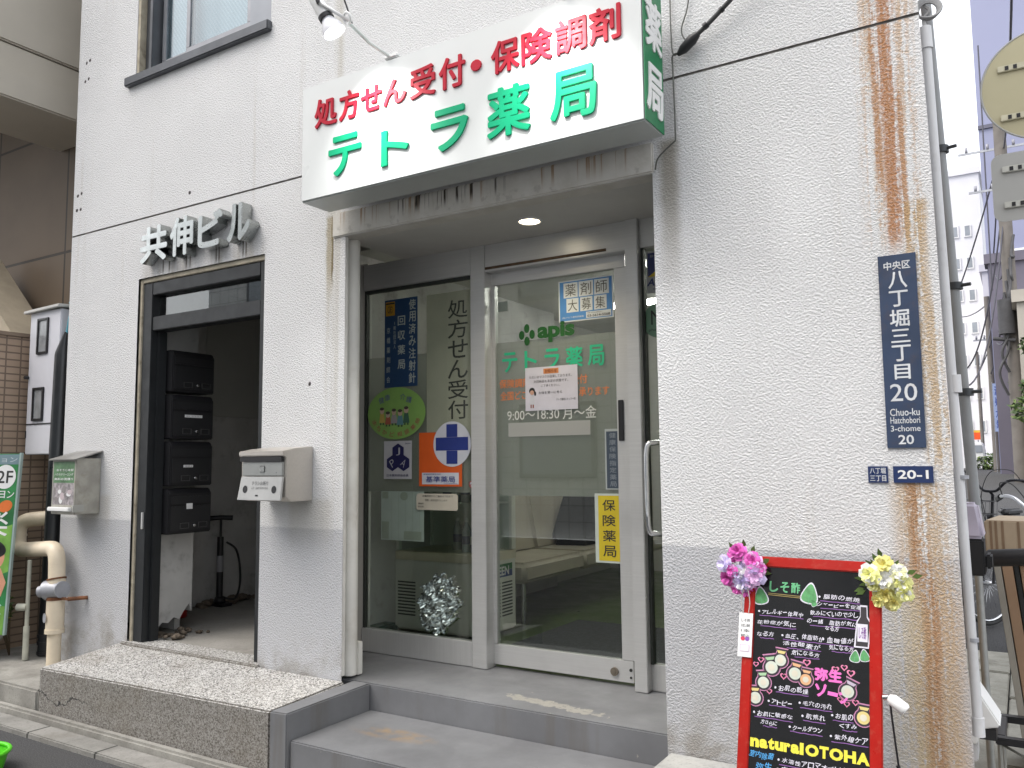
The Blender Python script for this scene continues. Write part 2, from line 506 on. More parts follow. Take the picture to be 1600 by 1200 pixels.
def granite():
    m = bpy.data.materials.new("granite"); t = NT(m)
    P, x, y, z = t.pos()
    vo = t.n("ShaderNodeTexVoronoi"); t.l(P, vo.inputs["Vector"]); vo.inputs["Scale"].default_value = 175
    sp = t.n("ShaderNodeSeparateColor"); t.l(vo.outputs["Color"], sp.inputs[0])
    v = sp.outputs[0]
    c = t.mix(t.ramp(v, .15, .3), (.09, .088, .085), (.33, .32, .30))
    c = t.mix(t.ramp(v, .55, .7), c, (.53, .525, .515))
    c = t.mix(t.ramp(v, .8, .86), c, (.60, .59, .57))
    big = t.noise(P, 2.2, 4, .6)
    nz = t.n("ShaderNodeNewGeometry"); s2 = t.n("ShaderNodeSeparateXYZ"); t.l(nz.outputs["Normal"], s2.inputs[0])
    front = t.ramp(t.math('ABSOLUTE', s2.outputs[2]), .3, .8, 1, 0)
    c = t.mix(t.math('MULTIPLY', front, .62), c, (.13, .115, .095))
    c = t.mix(t.math('MULTIPLY', t.ramp(big, .5, .7), .35), c, (.16, .135, .10))
    xw = t.math('ADD', t.math('MULTIPLY', t.noise(P, 6, 4), .25), z)
    k = t.math('MULTIPLY', t.band(xw, .275, .002, .003), t.ramp(x, -4.35, -4.2, 1, 0))
    c = t.mix(t.math('MULTIPLY', k, front), c, (.03, .03, .03))
    t.principled(c, .75, 0, t.bump(v, .25, .003), .35)
    return m
def greypaint():
    m = bpy.data.materials.new("grey_floor_paint"); t = NT(m)
    P, x, y, z = t.pos()
    c = t.mix(t.ramp(t.noise(P, 3.5, 5, .6), .3, .72), (.14, .142, .149), (.18, .184, .193))
    g = t.n("ShaderNodeNewGeometry"); s2 = t.n("ShaderNodeSeparateXYZ"); t.l(g.outputs["Normal"], s2.inputs[0])
    top = t.ramp(s2.outputs[2], .5, .8)
    st = t.noise(t.scale(P, 9, 9, .7), 1.0, 4, .6)
    c = t.mix(t.math('MULTIPLY', t.math('SUBTRACT', 1.0, top), t.ramp(st, .52, .75, 0, .6)), c, (.12, .105, .085))
    # rust-brown blotch on the low step, dull traffic film
    d = t.math('ADD', t.math('POWER', t.math('MULTIPLY', t.math('SUBTRACT', x, -2.45), 2.2), 2.0), t.math('POWER', t.math('MULTIPLY', t.math('SUBTRACT', y, -.17), 7.0), 2.0))
    c = t.mix(t.math('MULTIPLY', t.ramp(d, .0, .35, .7, 0), t.ramp(t.noise(P, 12, 4), .38, .62)), c, (.30, .20, .10))
    # paint worn through on the top step nosing
    w = t.math('MULTIPLY', t.math('SUBTRACT', y, t.math('ADD', .20, t.math('MULTIPLY', t.math('ADD', x, 1.9), -.12))), 1.0)
    wn_ = t.noise(P, 18, 5, .65)
    k = t.math('MULTIPLY', t.band(w, 0.0, .0, .075), t.math('MULTIPLY', t.band(x, -1.84, .14, .22), top))
    k = t.ramp(t.math('ADD', t.math('MULTIPLY', k, .42), t.math('MULTIPLY', wn_, 1.15)), .80, .83)
    k = t.math('MULTIPLY', k, t.ramp(t.noise(P, 55, 3), .3, .5, .45, 1))
    k = t.math('MULTIPLY', k, t.math('MULTIPLY', top, t.band(x, -1.84, .40, .03)))
    c = t.mix(t.math('MULTIPLY', k, .8), c, (.33, .315, .275))
    # scuffed chips on the vertical face
    ch = t.math('MULTIPLY', t.ramp(t.noise(t.scale(P, 5, 5, 2.5), 1.6, 6, .75), .66, .69), t.math('SUBTRACT', 1.0, top))
    c = t.mix(t.math('MULTIPLY', ch, .55), c, (.42, .39, .33))
    t.principled(c, t.ramp(t.noise(P, 5, 4), .3, .7, .38, .6), 0, t.bump(t.noise(P, 40, 4), .12, .003), .5)
    return m
def tilemat(name, c1, c2, mortar, bw, bh, axis='yz', msize=.006, rough=.5, bev=.4, off=0.0):
    m = bpy.data.materials.new(name); t = NT(m)
    P, x, y, z = t.pos()
    cb = t.n("ShaderNodeCombineXYZ"); t.l({'y': y, 'x': x}[axis[0]], cb.inputs[0]); t.l(z, cb.inputs[1])
    br = t.n("ShaderNodeTexBrick", offset=off); t.l(cb.outputs[0], br.inputs["Vector"])
    br.inputs["Color1"].default_value = (*c1, 1); br.inputs["Color2"].default_value = (*c2, 1); br.inputs["Mortar"].default_value = (*mortar, 1)
    br.inputs["Scale"].default_value = 1; br.inputs["Mortar Size"].default_value = msize; br.inputs["Mortar Smooth"].default_value = .1
    br.inputs["Brick Width"].default_value = bw; br.inputs["Row Height"].default_value = bh
    c = t.mix(t.ramp(t.noise(P, 2.0, 4), .3, .7, 0, .3), br.outputs[0], tuple(k * .55 for k in c1))
    t.principled(c, rough, 0, t.bump(t.math('SUBTRACT', 1.0, br.outputs[1]), bev, .004), .4)
    return m
def asphaltmat():
    m = bpy.data.materials.new("asphalt"); t = NT(m)
    P, x, y, z = t.pos()
    f = t.noise(P, 170, 2, .6); g = t.noise(P, 1.4, 4)
    c = t.mix(t.ramp(f, .35, .7), (.035, .035, .037), (.10, .10, .102))
    c = t.mix(t.ramp(g, .4, .7, 0, .4), c, (.06, .058, .055))
    t.principled(c, .85, 0, t.bump(f, .6, .005), .3)
    return m
def concrete(name, a, b, sc_=5, joint=None):
    m = bpy.data.materials.new(name); t = NT(m)
    P, x, y, z = t.pos()
    c = t.mix(t.ramp(t.noise(P, sc_, 6, .65), .3, .7), a, b)
    c = t.mix(t.ramp(t.noise(P, 90, 3, .6), .5, .75, 0, .4), c, tuple(k * .5 for k in a))
    c = t.mix(t.ramp(t.noise(P, 2.0, 5, .7), .55, .72, 0, .5), c, (.09, .08, .06))
    if joint:
        fr = t.math('FRACT', t.math('MULTIPLY', x, joint))
        c = t.mix(t.band(fr, .5, .008, .008), c, (.05, .05, .045))
    t.principled(c, .85, 0, t.bump(t.noise(P, 70, 4, .6), .5, .004), .3)
    return m
def steel(name, col, rough, ax):
    m = bpy.data.materials.new(name); t = NT(m)
    P, x, y, z = t.pos()
    f = t.noise(t.scale(P, *ax), 1.0, 3, .6); g = t.noise(P, 3.2, 4)
    c = t.mix(t.ramp(f, .3, .7), tuple(k * .96 for k in col), tuple(min(1, k * 1.03) for k in col))
    c = t.mix(t.ramp(g, .5, .75, 0, .25), c, tuple(k * .6 for k in col))
    t.principled(c, t.math('ADD', t.ramp(f, .2, .8, -.03, .05), rough), .55, t.bump(f, .02, .001), .5)
    return m

LINTEL = lintelmat(); GRANITE = granite(); GREYP = greypaint(); ASPH = asphaltmat()
CONC = concrete("concrete_slab", (.22, .21, .19), (.34, .33, .30))
GUTTER = concrete("gutter_concrete", (.20, .195, .18), (.31, .30, .28), 4, 1.67)
APRON = concrete("apron_concrete", (.30, .30, .29), (.42, .42, .40))
STEEL = steel("brushed_aluminium", (.60, .60, .59), .42, (3, 3, 160))
STEELH = steel("brushed_aluminium_rail", (.57, .57, .56), .42, (160, 3, 3))
STEELB = steel("mailbox_steel", (.50, .47, .43), .42, (3, 120, 120))
CHROME = M("chrome", (.75, .76, .78), .12, 1.0, .05)
LETTER = M("polished_letter_steel", (.44, .46, .45), .22, 1.0, .08, 12)
WHITEP = M("white_plaster", (.66, .65, .62), .8, 0, .08, 3, .25, 40, .3)
TRIM = M("off_white_trim", (.66, .65, .61), .55, 0, .08, 4, 0, 60, .4, .25, (.33, .28, .2), 5)
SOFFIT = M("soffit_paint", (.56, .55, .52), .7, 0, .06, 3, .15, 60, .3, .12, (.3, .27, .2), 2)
BLACKF = M("black_door_frame", (.012, .014, .016), .5, 0, .2, 6, 0, 60, .5)
BRONZE = M("dark_bronze_sash", (.10, .105, .115), .4, .5, .12, 6)
GREYSASH = M("grey_sash", (.31, .315, .335), .42, .5, .1, 6)
BEIGEJ = M("beige_door_casing", (.40, .36, .28), .8, 0, .2, 9, .4, 60, .3, .6, (.12, .1, .07), 11)
INWALL = M("shop_wall", (.58, .575, .54), .8, 0, .04, 2)
HALLW = M("hall_wall", (.50, .495, .48), .8, 0, .12, 3, .2, 40, .3, .5, (.10, .09, .08), 5)
HALLP = M("hall_panel", (.42, .42, .39), .6, 0, .06, 2)
HALLF = concrete("hall_floor", (.27, .26, .235), (.33, .315, .29), 3)
GREENF = M("green_vinyl_floor", (.075, .115, .035), .35, 0, .15, 2)
GLASS = glass("shop_glass", (.90, .925, .90), 1.75)
GLASSW = glass("window_glass", (.80, .86, .88), 2.6, .02)
GLASST = glass("transom_glass", (.55, .6, .6), 3.2)
GLASSC = glass("clear_glass", (.9, .95, .93), .8)
FILM = film("frosted_film", (.48, .485, .445), .62, .5)
WHITE = M("white_enamel", (.80, .80, .79), .4, 0, .03, 4)
PAPER = M("white_paper", (.74, .74, .74), .7, 0, .03, 6)
BLACK = M("black_plastic", (.014, .014, .016), .42, 0, 0)
INK = M("black_ink", (.02, .02, .022), .55, 0, 0)
RUBBER = M("dark_rubber", (.02, .02, .02), .75, 0, .2, 8)
NAVY = M("navy_enamel", (.018, .035, .11), .35, 0, .08, 5)
PLATE = M("slate_blue_enamel", (.035, .055, .105), .4, 0, .15, 9, 0, 60, .5, .22, (.12, .07, .035), 14)
PLATETXT = M("pale_enamel_text", (.66, .68, .70), .5, 0, .12, 14, 0, 60, .4, .25, (.35, .2, .1), 22)
SIGNW = M("sign_white_acrylic", (.66, .68, .67), .35, 0, .03, 2, 0, 60, .5)
SIGNEDGE = M("sign_case_metal", (.52, .55, .54), .4, .2, .06, 2, 0, 60, .5, .12)
SRED = M("sign_red_acrylic", (.46, .010, .030), .5, 0, .06, 6, 0, 60, .2)
SGRN = M("sign_green_acrylic", (.0, .36, .17), .5, 0, .06, 6, 0, 60, .2)
SGRND = M("sign_side_green", (.012, .20, .075), .4, 0, .12, 5, 0, 60, .4, .15, (.02, .08, .03), 8)
CREAM = M("cream_pvc", (.72, .62, .47), .45, 0, .08, 7, 0, 60, .5, .2, (.25, .17, .1), 9)
PIPEG = M("grey_pvc", (.26, .27, .275), .5, 0, .1, 5, 0, 60, .5, .2)
PIPEW = M("white_pvc", (.62, .62, .63), .45, 0, .06, 4, 0, 60, .5, .25, (.3, .28, .26), 6)
RUSTM = M("rusty_iron", (.20, .085, .04), .85, .2, .4, 20, .5, 80)
GREYMET = M("grey_cast_metal", (.36, .37, .40), .5, .4, .15, 12)

# ------------------------------------------------------------------ ground
def zroad(y):
    return 0 if y < 3 else min(.9, (y - 3) * .04)
g = MB()
ys = [-9, -2.2, -.66, 3, 6, 10, 16, 25.5, 60, 300]
for a, b in zip(ys, ys[1:]):
    g.face([(-60, a, zroad(a)), (60, a, zroad(a)), (60, b, zroad(b)), (-60, b, zroad(b))])
setp(g.build("asphalt_road", ASPH, loc=(0, 0, 0)), kind="structure")
g = MB()
g.box(-12, -.66, -.05, -1.24, -.535, .028)
setp(g.build("gutter", GUTTER, bevel=.006), kind="structure")
g = MB()
g.prism([(-12, -.532, -.05), (-2.78, -.532, -.05), (-2.78, -.532, .065), (-12, -.532, .06)], (0, .05, 0))
setp(g.build("kerb", CONC, bevel=.012), kind="structure")
g = MB()
g.box(-12, -.48, -.05, -4.745, 3.2, .165)
setp(g.build("sidewalk_slab", CONC, bevel=.012), kind="structure")
g = MB()
g.hexa([(-1.225, -.62), (.5, -.62), (.5, .0), (-1.225, .0)], -.05, .292)
setp(g.build("concrete_apron", APRON, bevel=.012), kind="structure")
# alley paving to the right of the building, pale slabs
ALLEY = concrete("alley_concrete", (.33, .32, .275), (.46, .445, .39), 6)
g = MB()
for i in range(8):
    y0 = .05 + i * .62
    for j in range(3):
        x0 = -.78 + j * .62
        zt = .03 + .01 * ((i + j) % 2)
        g.hexa([(x0, y0), (x0 + .612, y0), (x0 + .612, y0 + .612), (x0, y0 + .612)], -.04, zt)
setp(g.build("alley_paving", ALLEY, bevel=.006), kind="structure")

# ------------------------------------------------------------------ the white building
B = thing("white_building", "white rough-plastered corner building holding the pharmacy and a dark open entrance", "building", (-2.8, 1.5, 0))
XL, XR, ZT = -5.42, -.195, 6.4
GZ0, GZ1 = 2.946, 2.957
DOOR = (-4.66, -3.52, .30, 2.565)
SHOP = (-2.92, -1.232, .0, 2.57)
WIN = (-4.765, -3.505, 3.905, 5.3)
HOLES = [DOOR, SHOP, WIN, (XL, XR, GZ0, GZ1)]
xsx = sorted(set([XL, XR] + [h[0] for h in HOLES] + [h[1] for h in HOLES]))
zsz = sorted(set([0.0, ZT] + [h[2] for h in HOLES] + [h[3] for h in HOLES]))
w = MB()
for a, b in zip(xsx, xsx[1:]):
    for c, d in zip(zsz, zsz[1:]):
        mx, mz = (a + b) / 2, (c + d) / 2
        if any(h[0] < mx < h[1] and h[2] < mz < h[3] for h in HOLES): continue
        w.face([(a, 0, c), (b, 0, c), (b, 0, d), (a, 0, d)])
# groove
w.face([(XL, .007, GZ0), (XR, .007, GZ0), (XR, .007, GZ1), (XL, .007, GZ1)], 1)
w.face([(XL, 0, GZ1), (XR, 0, GZ1), (XR, .007, GZ1), (XL, .007, GZ1)], 1)
w.face([(XL, 0, GZ0), (XR, 0, GZ0), (XR, .007, GZ0), (XL, .007, GZ0)], 1)
# side walls run back, the right one splayed away from the alley
w.face([(XL, 0, 0), (XL, 9, 0), (XL, 9, ZT), (XL, 0, ZT)])
w.face([(XR, 0, 0), (XR - 1.3, 9, 0), (XR - 1.3, 9, ZT), (XR, 0, ZT)])
w.face([(XL, 0, ZT), (XR, 0, ZT), (XR - 1.3, 9, ZT), (XL, 9, ZT)])
w.face([(XL, 9, 0), (XR - 1.3, 9, 0), (XR - 1.3, 9, ZT), (XL, 9, ZT)])
# reveals
def reveal(h, d, sides='LRTB'):
    x0, x1, z0, z1 = h
    if 'L' in sides: w.face([(x0, 0, z0), (x0, d, z0), (x0, d, z1), (x0, 0, z1)])
    if 'R' in sides: w.face([(x1, 0, z0), (x1, d, z0), (x1, d, z1), (x1, 0, z1)])
    if 'T' in sides: w.face([(x0, 0, z1), (x1, 0, z1), (x1, d, z1), (x0, d, z1)])
    if 'B' in sides: w.face([(x0, 0, z0), (x1, 0, z0), (x1, d, z0), (x0, d, z0)])
reveal(WIN, .12)
reveal(SHOP, .62, 'R')
w.build("wall", [STUCCO, M("groove_dark", (.24, .225, .21), .9, 0, .3, 20)], B, norm=False)
# lintel over the shop opening, proud of the plaster by a hair
l = MB()
l.box(-3.005, -.012, 2.572, -1.225, .10, 2.70)
l.build("lintel", LINTEL, B, bevel=.006)
# recess: soffit, left jamb with groove and rounded post
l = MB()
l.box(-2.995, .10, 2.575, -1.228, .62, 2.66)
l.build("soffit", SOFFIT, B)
l = MB()
l.box(-3.02, .003, .36, -2.916, .022, 2.57)            # plaster return
l.box(-2.985, .022, .36, -2.955, .06, 2.57)
l.build("jamb", TRIM, B, bevel=.004)
l = MB()
l.tube([(-2.955, .095, .345), (-2.955, .095, 2.572)], .038, 16)
l.box(-3.02, .128, .42, -2.955, .150, 2.572)
l.box(-3.02, .1305, .338, -2.93, .165, .50)
l.build("jamb_post", TRIM, B, bevel=.003, smooth=40)
l = MB()
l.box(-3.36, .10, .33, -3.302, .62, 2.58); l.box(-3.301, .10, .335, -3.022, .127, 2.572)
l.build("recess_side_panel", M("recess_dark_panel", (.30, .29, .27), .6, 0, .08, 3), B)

def glassreflmat():
    m = bpy.data.materials.new("painted_glass_reflections"); t = NT(m)
    P, x, y, z = t.pos()
    w_ = t.math('SINE', t.math('MULTIPLY', t.math('ADD', x, t.math('MULTIPLY', z, .75)), 230.0))  # diagonal reflections of the wired glass, painted in as stripes
    c = t.mix(t.ramp(w_, -.6, .8), (.52, .64, .70), (.66, .76, .80))
    c = t.mix(t.ramp(t.noise(t.scale(P, 3, 1, .5), 1.0, 3), .4, .65, 0, .55), c, (.26, .36, .42))
    t.principled(c, .35, 0, None, .5)
    return m
GLASSREFL = glassreflmat()
# ---- window upstairs
fr = MB()
x0, x1, z0, z1 = WIN
fr.box(x0 + .03, .045, z0 + .0, x0 + .075, .115, z1); fr.box(x1 - .05, .045, z0, x1 - .003, .115, z1); fr.box(x0 + .03, .045, z0, x1 - .003, .115, z0 + .035)
fr.box(x0 + .1, .02, z0 + .002, x0 + .13, .1, z1)
wf = fr.build("window", BRONZE, B, bevel=.003)
s1 = MB()
for a, b, yy in ((-4.62, -4.31, .085), (-4.345, -3.745, .06)):
    s1.box(a, yy, z0 + .037, b, yy + .02, z0 + .11); s1.box(a, yy, z0 + .11, a + .035, yy + .02, z1); s1.box(b - .035, yy, z0 + .11, b, yy + .02, z1)
s1.build("sash", GREYSASH, wf, bevel=.002)
s1 = MB()
s1.box(-4.585, .092, z0 + .11, -4.345, .097, z1); s1.box(-4.31, .067, z0 + .11, -3.78, .072, z1)
s1.build("pane", GLASSW, wf)
s1 = MB(); s1.box(-3.74, .05, z0 + .04, -3.56, .062, z1)
s1.build("fixed_panel", M("window_side_panel", (.27, .285, .31), .35, .3, .1, 3), wf)
s1 = MB(); s1.box(-4.84, -.035, 3.852, -3.498, .11, 3.912)
s1.build("sill", BRONZE, wf, bevel=.006)
s1 = MB(); s1.box(x0 + .02, .125, z0, x1, .13, z1)
s1.build("reflection_backing", GLASSREFL, wf)  # added sheet behind the panes, carries the painted reflections
s1 = MB(); s1.box(x0 + .004, .003, z0 + .012, x0 + .029, .08, z1)
s1.build("casing", BEIGEJ, wf)

# ---- entrance to the flats: casing, black frame, transom, hall
d = MB()
d.box(-4.66, .012, .345, -4.635, .10, 2.565); d.box(-4.634, .012, 2.535, -3.525, .10, 2.565)
ef = d.build("entrance", BEIGEJ, B, bevel=.003)
d = MB()
d.box(-4.634, .02, .345, -4.545, .12, 2.533); d.box(-3.575, .02, .30, -3.524, .12, 2.533)
d.box(-4.544, .02, 2.455, -3.576, .12, 2.533); d.box(-4.544, .025, 2.232, -3.576, .12, 2.318)
d.box(-4.544, .06, .345, -4.525, .12, 2.231)
d.build("door_frame", BLACKF, ef, bevel=.004)
d = MB(); d.box(-4.544, .07, 2.32, -3.576, .075, 2.453)
d.build("transom_pane", GLASST, ef)
d = MB()
d.box(-4.5745, .008, 1.02, -4.56, .0195, 1.12)
d.build("door_latch", STEEL, ef, bevel=.002)
d = MB()
d.box(-5.40, .14, .28, -3.50, 3.2, .348)
d.build("hall_floor", HALLF, B)
d = MB()
d.box(-4.70, -.02, .22, -3.50, .135, .352)
d.build("threshold", GRANITE, B, bevel=.006)
d = MB()
# the mailbox wall with a ragged broken foot
ft = [(.14, .43), (.18, .405), (.21, .43), (.25, .42), (.29, .45), (.33, .43), (.36, .475), (.40, .52), (.42, .47)]
pr = [(.14, 2.75), (.14, .43)] + ft[1:] + [(.42, 2.75)]
d.prism([(-4.62, p[0], p[1]) for p in pr], (-.10, 0, 0))
d.build("hall_partition", HALLW, B)
d = MB()
d.box(-5.40, .42, .35, -5.35, 1.05, 2.75); d.box(-5.40, 1.05, .35, -5.36, 3.2, 1.78); d.box(-3.50, .12, .35, -3.46, 3.2, 2.75); d.box(-5.36, 3.2, .35, -3.5, 3.25, 2.75)
d.box(-5.40, .14, 2.752, -3.46, 3.25, 2.80); d.box(-4.80, .12, .35, -4.722, .16, 2.75); d.box(-5.4, .37, .35, -4.722, .41, 2.75)
d.build("hall_wall", HALLW, B)
d = MB(); d.box(-5.40, 1.051, 1.80, -5.345, 3.19, 2.75); d.box(-5.40, 1.051, 1.78, -5.335, 3.19, 1.80)
d.build("hall_panel", HALLP, B)
d = MB()
for i in range(26):
    d.ball((-4.60 + random.uniform(-.03, .16), random.uniform(.15, .44), .352 + random.uniform(0, .02)), random.uniform(.008, .028), 0, 6, (1.3, 1, .6), .006)
for i in range(20):
    d.ball((-5.30 + random.uniform(-.03, .1), random.uniform(1.0, 1.7), .355 + random.uniform(0, .03)), random.uniform(.015, .04), 0, 6, (1.3, 1, .7), .008)
setp(d.build("plaster_rubble", M("rubble", (.15, .12, .09), .95, 0, .4, 30)), "broken plaster crumbs on the hall floor below the black mailboxes", "rubble", kind="stuff")

# four black letter boxes on the hall partition
def hallbox(zb, label, tag, h=.276):
    x = -4.47
    t = thing("hall_mailbox", label, "mailbox", (-4.545, .28, zb), "black mailboxes stacked on the entrance hall wall")
    b = MB()
    b.prism([(-4.618, .125, zb), (-4.618, .125, zb + h), (x - .02, .125, zb + h), (x, .125, zb + h - .03), (x, .125, zb)], (0, .31, 0))
    b.build("body", BLACK, t, bevel=.006)
    b = MB(); b.box(x, .135, zb + .02, x + .006, .425, zb + h * .62); b.box(x, .135, zb + h * .66, x + .005, .425, zb + h * .84)
    b.build("door", M("black_box_door", (.022, .022, .024), .3, 0, 0), t, bevel=.003)
    b = MB()
    for yy in (.20, .335):
        b.box(x + .0055, yy, zb + .03, x + .010, yy + .065, zb + .034); b.box(x + .0055, yy, zb + .062, x + .010, yy + .065, zb + .066); b.box(x + .0055, yy, zb + .034, x + .010, yy + .004, zb + .062)
        b.box(x + .0055, yy + .061, zb + .034, x + .010, yy + .065, zb + .062)
    b.build("card_holder", M("dull_grey_trim", (.10, .10, .10), .35, .5, .1, 8), t, split=True)
    b = MB(); b.tube([(x + .006, .298, zb + .047), (x + .02, .298, zb + .047)], .008, 10)
    b.build("lock", CHROME, t)
    if tag:
        s = Sheet((x + .0062, 0, zb), (0, 1, 0), (0, 0, 1), (1, 0, 0))
        s.brect(tag[0], tag[2], tag[1], tag[3], PAPER, .001)
        if tag[4]: s.text(tag[4], tag[0] + .008, tag[2] + .005, tag[1] - .008, tag[3] - .005, INK)
        s.build("name_tag", t)
    return t
hallbox(1.858, "topmost black mailbox on the hall wall, with no name strip", "", .262)
hallbox(1.566, "second black mailbox from the top, with a long white name strip", (.215, .345, .135, .152, "401  クラウン"))
hallbox(1.274, "third black mailbox from the top, with a short white name strip", (.215, .285, .115, .13, "301"))
hallbox(.980, "lowest black mailbox, with a square grey sticker on its flap", (.245, .29, .15, .185, ""))
# hand pump and extinguisher in the hall
t = thing("floor_pump", "black bicycle floor pump standing in the dark entrance hall", "pump", (-5.22, 1.12, .35))
b = MB(); b.tube([(-5.22, 1.12, .37), (-5.22, 1.12, .86)], .024, 12); b.build("barrel", BLACK, t, smooth=40)
b = MB(); b.tube([(-5.22, 1.12, .60), (-5.22, 1.12, .72)], .0255, 12); b.build("label_band", M("pump_grey", (.3, .3, .32), .4, 0), t, smooth=40)
b = MB(); b.tube([(-5.22, 1.12, .86), (-5.22, 1.12, 1.0)], .009, 8); b.tube([(-5.28, 1.06, 1.0), (-5.22, 1.12, 1.005), (-5.16, 1.18, 1.0)], [.02, .018, .02], 10); b.build("handle", BLACK, t, smooth=40)
b = MB(); b.box(-5.31, 1.07, .35, -5.13, 1.17, .372); b.tube([(-5.22, 1.12, .37), (-5.22, 1.12, .42)], [.05, .028], 12); b.build("foot", BLACK, t, bevel=.004)
b = MB(); b.tube(smoothpath([(-5.22, 1.12, .42), (-5.14, 1.2, .40), (-5.11, 1.22, .55), (-5.13, 1.2, .75), (-5.19, 1.15, .82)]), .008, 8); b.build("hose", RUBBER, t, smooth=60)
t = thing("fire_extinguisher", "dark red fire extinguisher half hidden behind the white hall partition", "extinguisher", (-5.08, .66, .35))
b = MB(); b.tube([(-5.08, .66, .35), (-5.08, .66, .36), (-5.08, .66, .74), (-5.08, .66, .80), (-5.08, .66, .83)], [.055, .062, .062, .045, .02], 18); b.build("cylinder", M("extinguisher_red", (.35, .02, .015), .3), t, smooth=45)
b = MB(); b.box(-5.10, .60, .85, -5.06, .74, .865); b.tube([(-5.08, .66, .83), (-5.08, .66, .86)], .014, 8); b.build("lever", BLACK, t)
b = MB(); b.tube(smoothpath([(-5.08, .7, .85), (-5.08, .76, .78), (-5.08, .745, .6), (-5.08, .735, .5)]), .009, 8); b.build("hose", RUBBER, t, smooth=60)

# ---- the shop front
SF = MB()
yF = .56
SF.box(-3.30, yF, 2.425, -2.525, yF + .06, 2.578)                 # header left
SF.box(-2.525, yF - .004, .334, -2.432, yF + .09, 2.5785)          # mullion
SF.box(-1.607, yF - .006, .334, -1.541, yF + .105, 2.5785)          # post right of door
SF.box(-2.433, yF + .002, 2.427, -1.606, yF + .075, 2.577)         # door head
SF.box(-1.5415, yF + .02, 2.434, -.9, yF + .09, 2.5775)
sf = SF.build("shopfront_frame", STEEL, B, bevel=.003)
q = MB(); q.box(-3.30, yF + .004, .334, -2.527, yF + .055, .462); q.box(-1.543, yF + .045, .334, -.9, yF + .09, .455)
q.build("bottom_rail", STEELH, sf, bevel=.003, split=True)
q = MB(); q.box(-3.30, yF + .02, .464, -2.527, yF + .028, 2.424); q.box(-1.543, yF + .055, .456, -.9, yF + .063, 2.439)
q.build("fixed_pane", GLASS, sf, split=True)
q = MB(); q.box(-3.30, yF + .015, 2.405, -2.527, yF + .034, 2.4245); q.box(-3.30, yF + .015, .463, -3.285, yF + .034, 2.404)
q.box(-1.543, yF + .035, .456, -1.528, yF + .07, 2.438)
q.build("gasket", M("dark_gasket", (.03, .035, .03), .6), sf)
q = MB(); q.box(-2.43, yF - .001, 2.438, -1.71, yF + .002, 2.452)
q.build("head_slot", M("rust_slot", (.12, .08, .05), .8, .2, .3, 18), sf)
# sliding door
yD = .625
sd = MB()
sd.box(-2.437, yD, .35, -1.640, yD + .035, .452); sd.box(-2.437, yD, 2.362, -1.640, yD + .035, 2.431)
sd.box(-2.437, yD + .001, .453, -2.412, yD + .034, 2.361); sd.box(-1.700, yD + .001, .453, -1.602, yD + .034, 2.361)
door = sd.build("sliding_door", STEEL, B, bevel=.002)
q = MB(); q.box(-2.412, yD + .012, .453, -1.700, yD + .020, 2.361); q.build("door_pane", GLASS, door)
q = MB(); q.tube([(-1.739, yD + .002, .395), (-1.739, yD - .010, .395)], .020, 16); q.tube([(-1.739, yD - .010, .395), (-1.739, yD - .013, .395)], .009, 12); q.build("door_lock", M("bronze_lock", (.22, .19, .15), .4, .6), door, smooth=40)
q = MB(); q.box(-1.690, yD - .006, 1.50, -1.662, yD, 1.70); q.build("push_plate", BLACK, door, bevel=.002)
q = MB(); q.tube([(-1.655, yD - .003, .41), (-1.655, yD, .41)], .008, 8); q.tube([(-1.655, yD - .003, .375), (-1.655, yD, .375)], .006, 8); q.build("scratch_screw", RUBBER, door, split=True)
q = MB(); q.tube(smoothpath([(-1.44, yF + .06, 1.485), (-1.47, yF - .02, 1.485), (-1.50, yF - .045, 1.46), (-1.503, yF - .05, 1.28), (-1.50, yF - .045, 1.09), (-1.47, yF - .02, 1.065), (-1.44, yF + .06, 1.065)]), .013, 12)
q.build("pull_handle", CHROME, sf, smooth=60)
# films on the inside of the glass
q = MB(); q.box(-3.284, yF + .036, 1.24, -2.53, yF + .038, 2.02); q.build("frosted_film", FILM, sf)
q = MB(); q.box(-2.411, yD + .021, 1.225, -1.701, yD + .023, 2.045); q.build("frosted_film", FILM, door)
# room behind
q = MB()
q.box(-3.62, .66, .25, -.75, 4.6, .331); q.build("shop_floor", GREENF, B)
q = MB()
q.box(-3.66, .565, .33, -3.62, 4.6, 2.72); q.box(-3.62, 4.6, .33, -.7, 4.64, 2.72); q.box(-.74, .66, .33, -.70, 4.6, 2.72)
q.box(-3.62, .60, .33, -3.302, .64, 2.60)
q.build("shop_wall", INWALL, B)
q = MB(); q.box(-3.66, .64, 2.70, -.7, 4.64, 2.74); q.build("shop_ceiling", M("ceiling_board", (.62, .62, .58), .8, 0, .04), B)

# lamps inside the shop: fluorescent troughs
for i, (lx, ly) in enumerate(((-1.45, 1.7), (-2.5, 2.9))):
    t = thing("ceiling_light", ("white strip light on the shop ceiling nearest the door glass", "white strip light deeper inside on the shop ceiling")[i], "light", (lx, ly, 2.63), "strip lights on the shop ceiling")
    q = MB(); q.box(lx - .6, ly - .07, 2.655, lx + .6, ly + .07, 2.70); q.build("housing", WHITE, t, bevel=.004)
    q = MB(); q.tube([(lx - .57, ly, 2.635), (lx + .57, ly, 2.635)], .016, 12); q.build("tube", emit("lamp_tube", (1, .98, .92), 25), t, smooth=40)
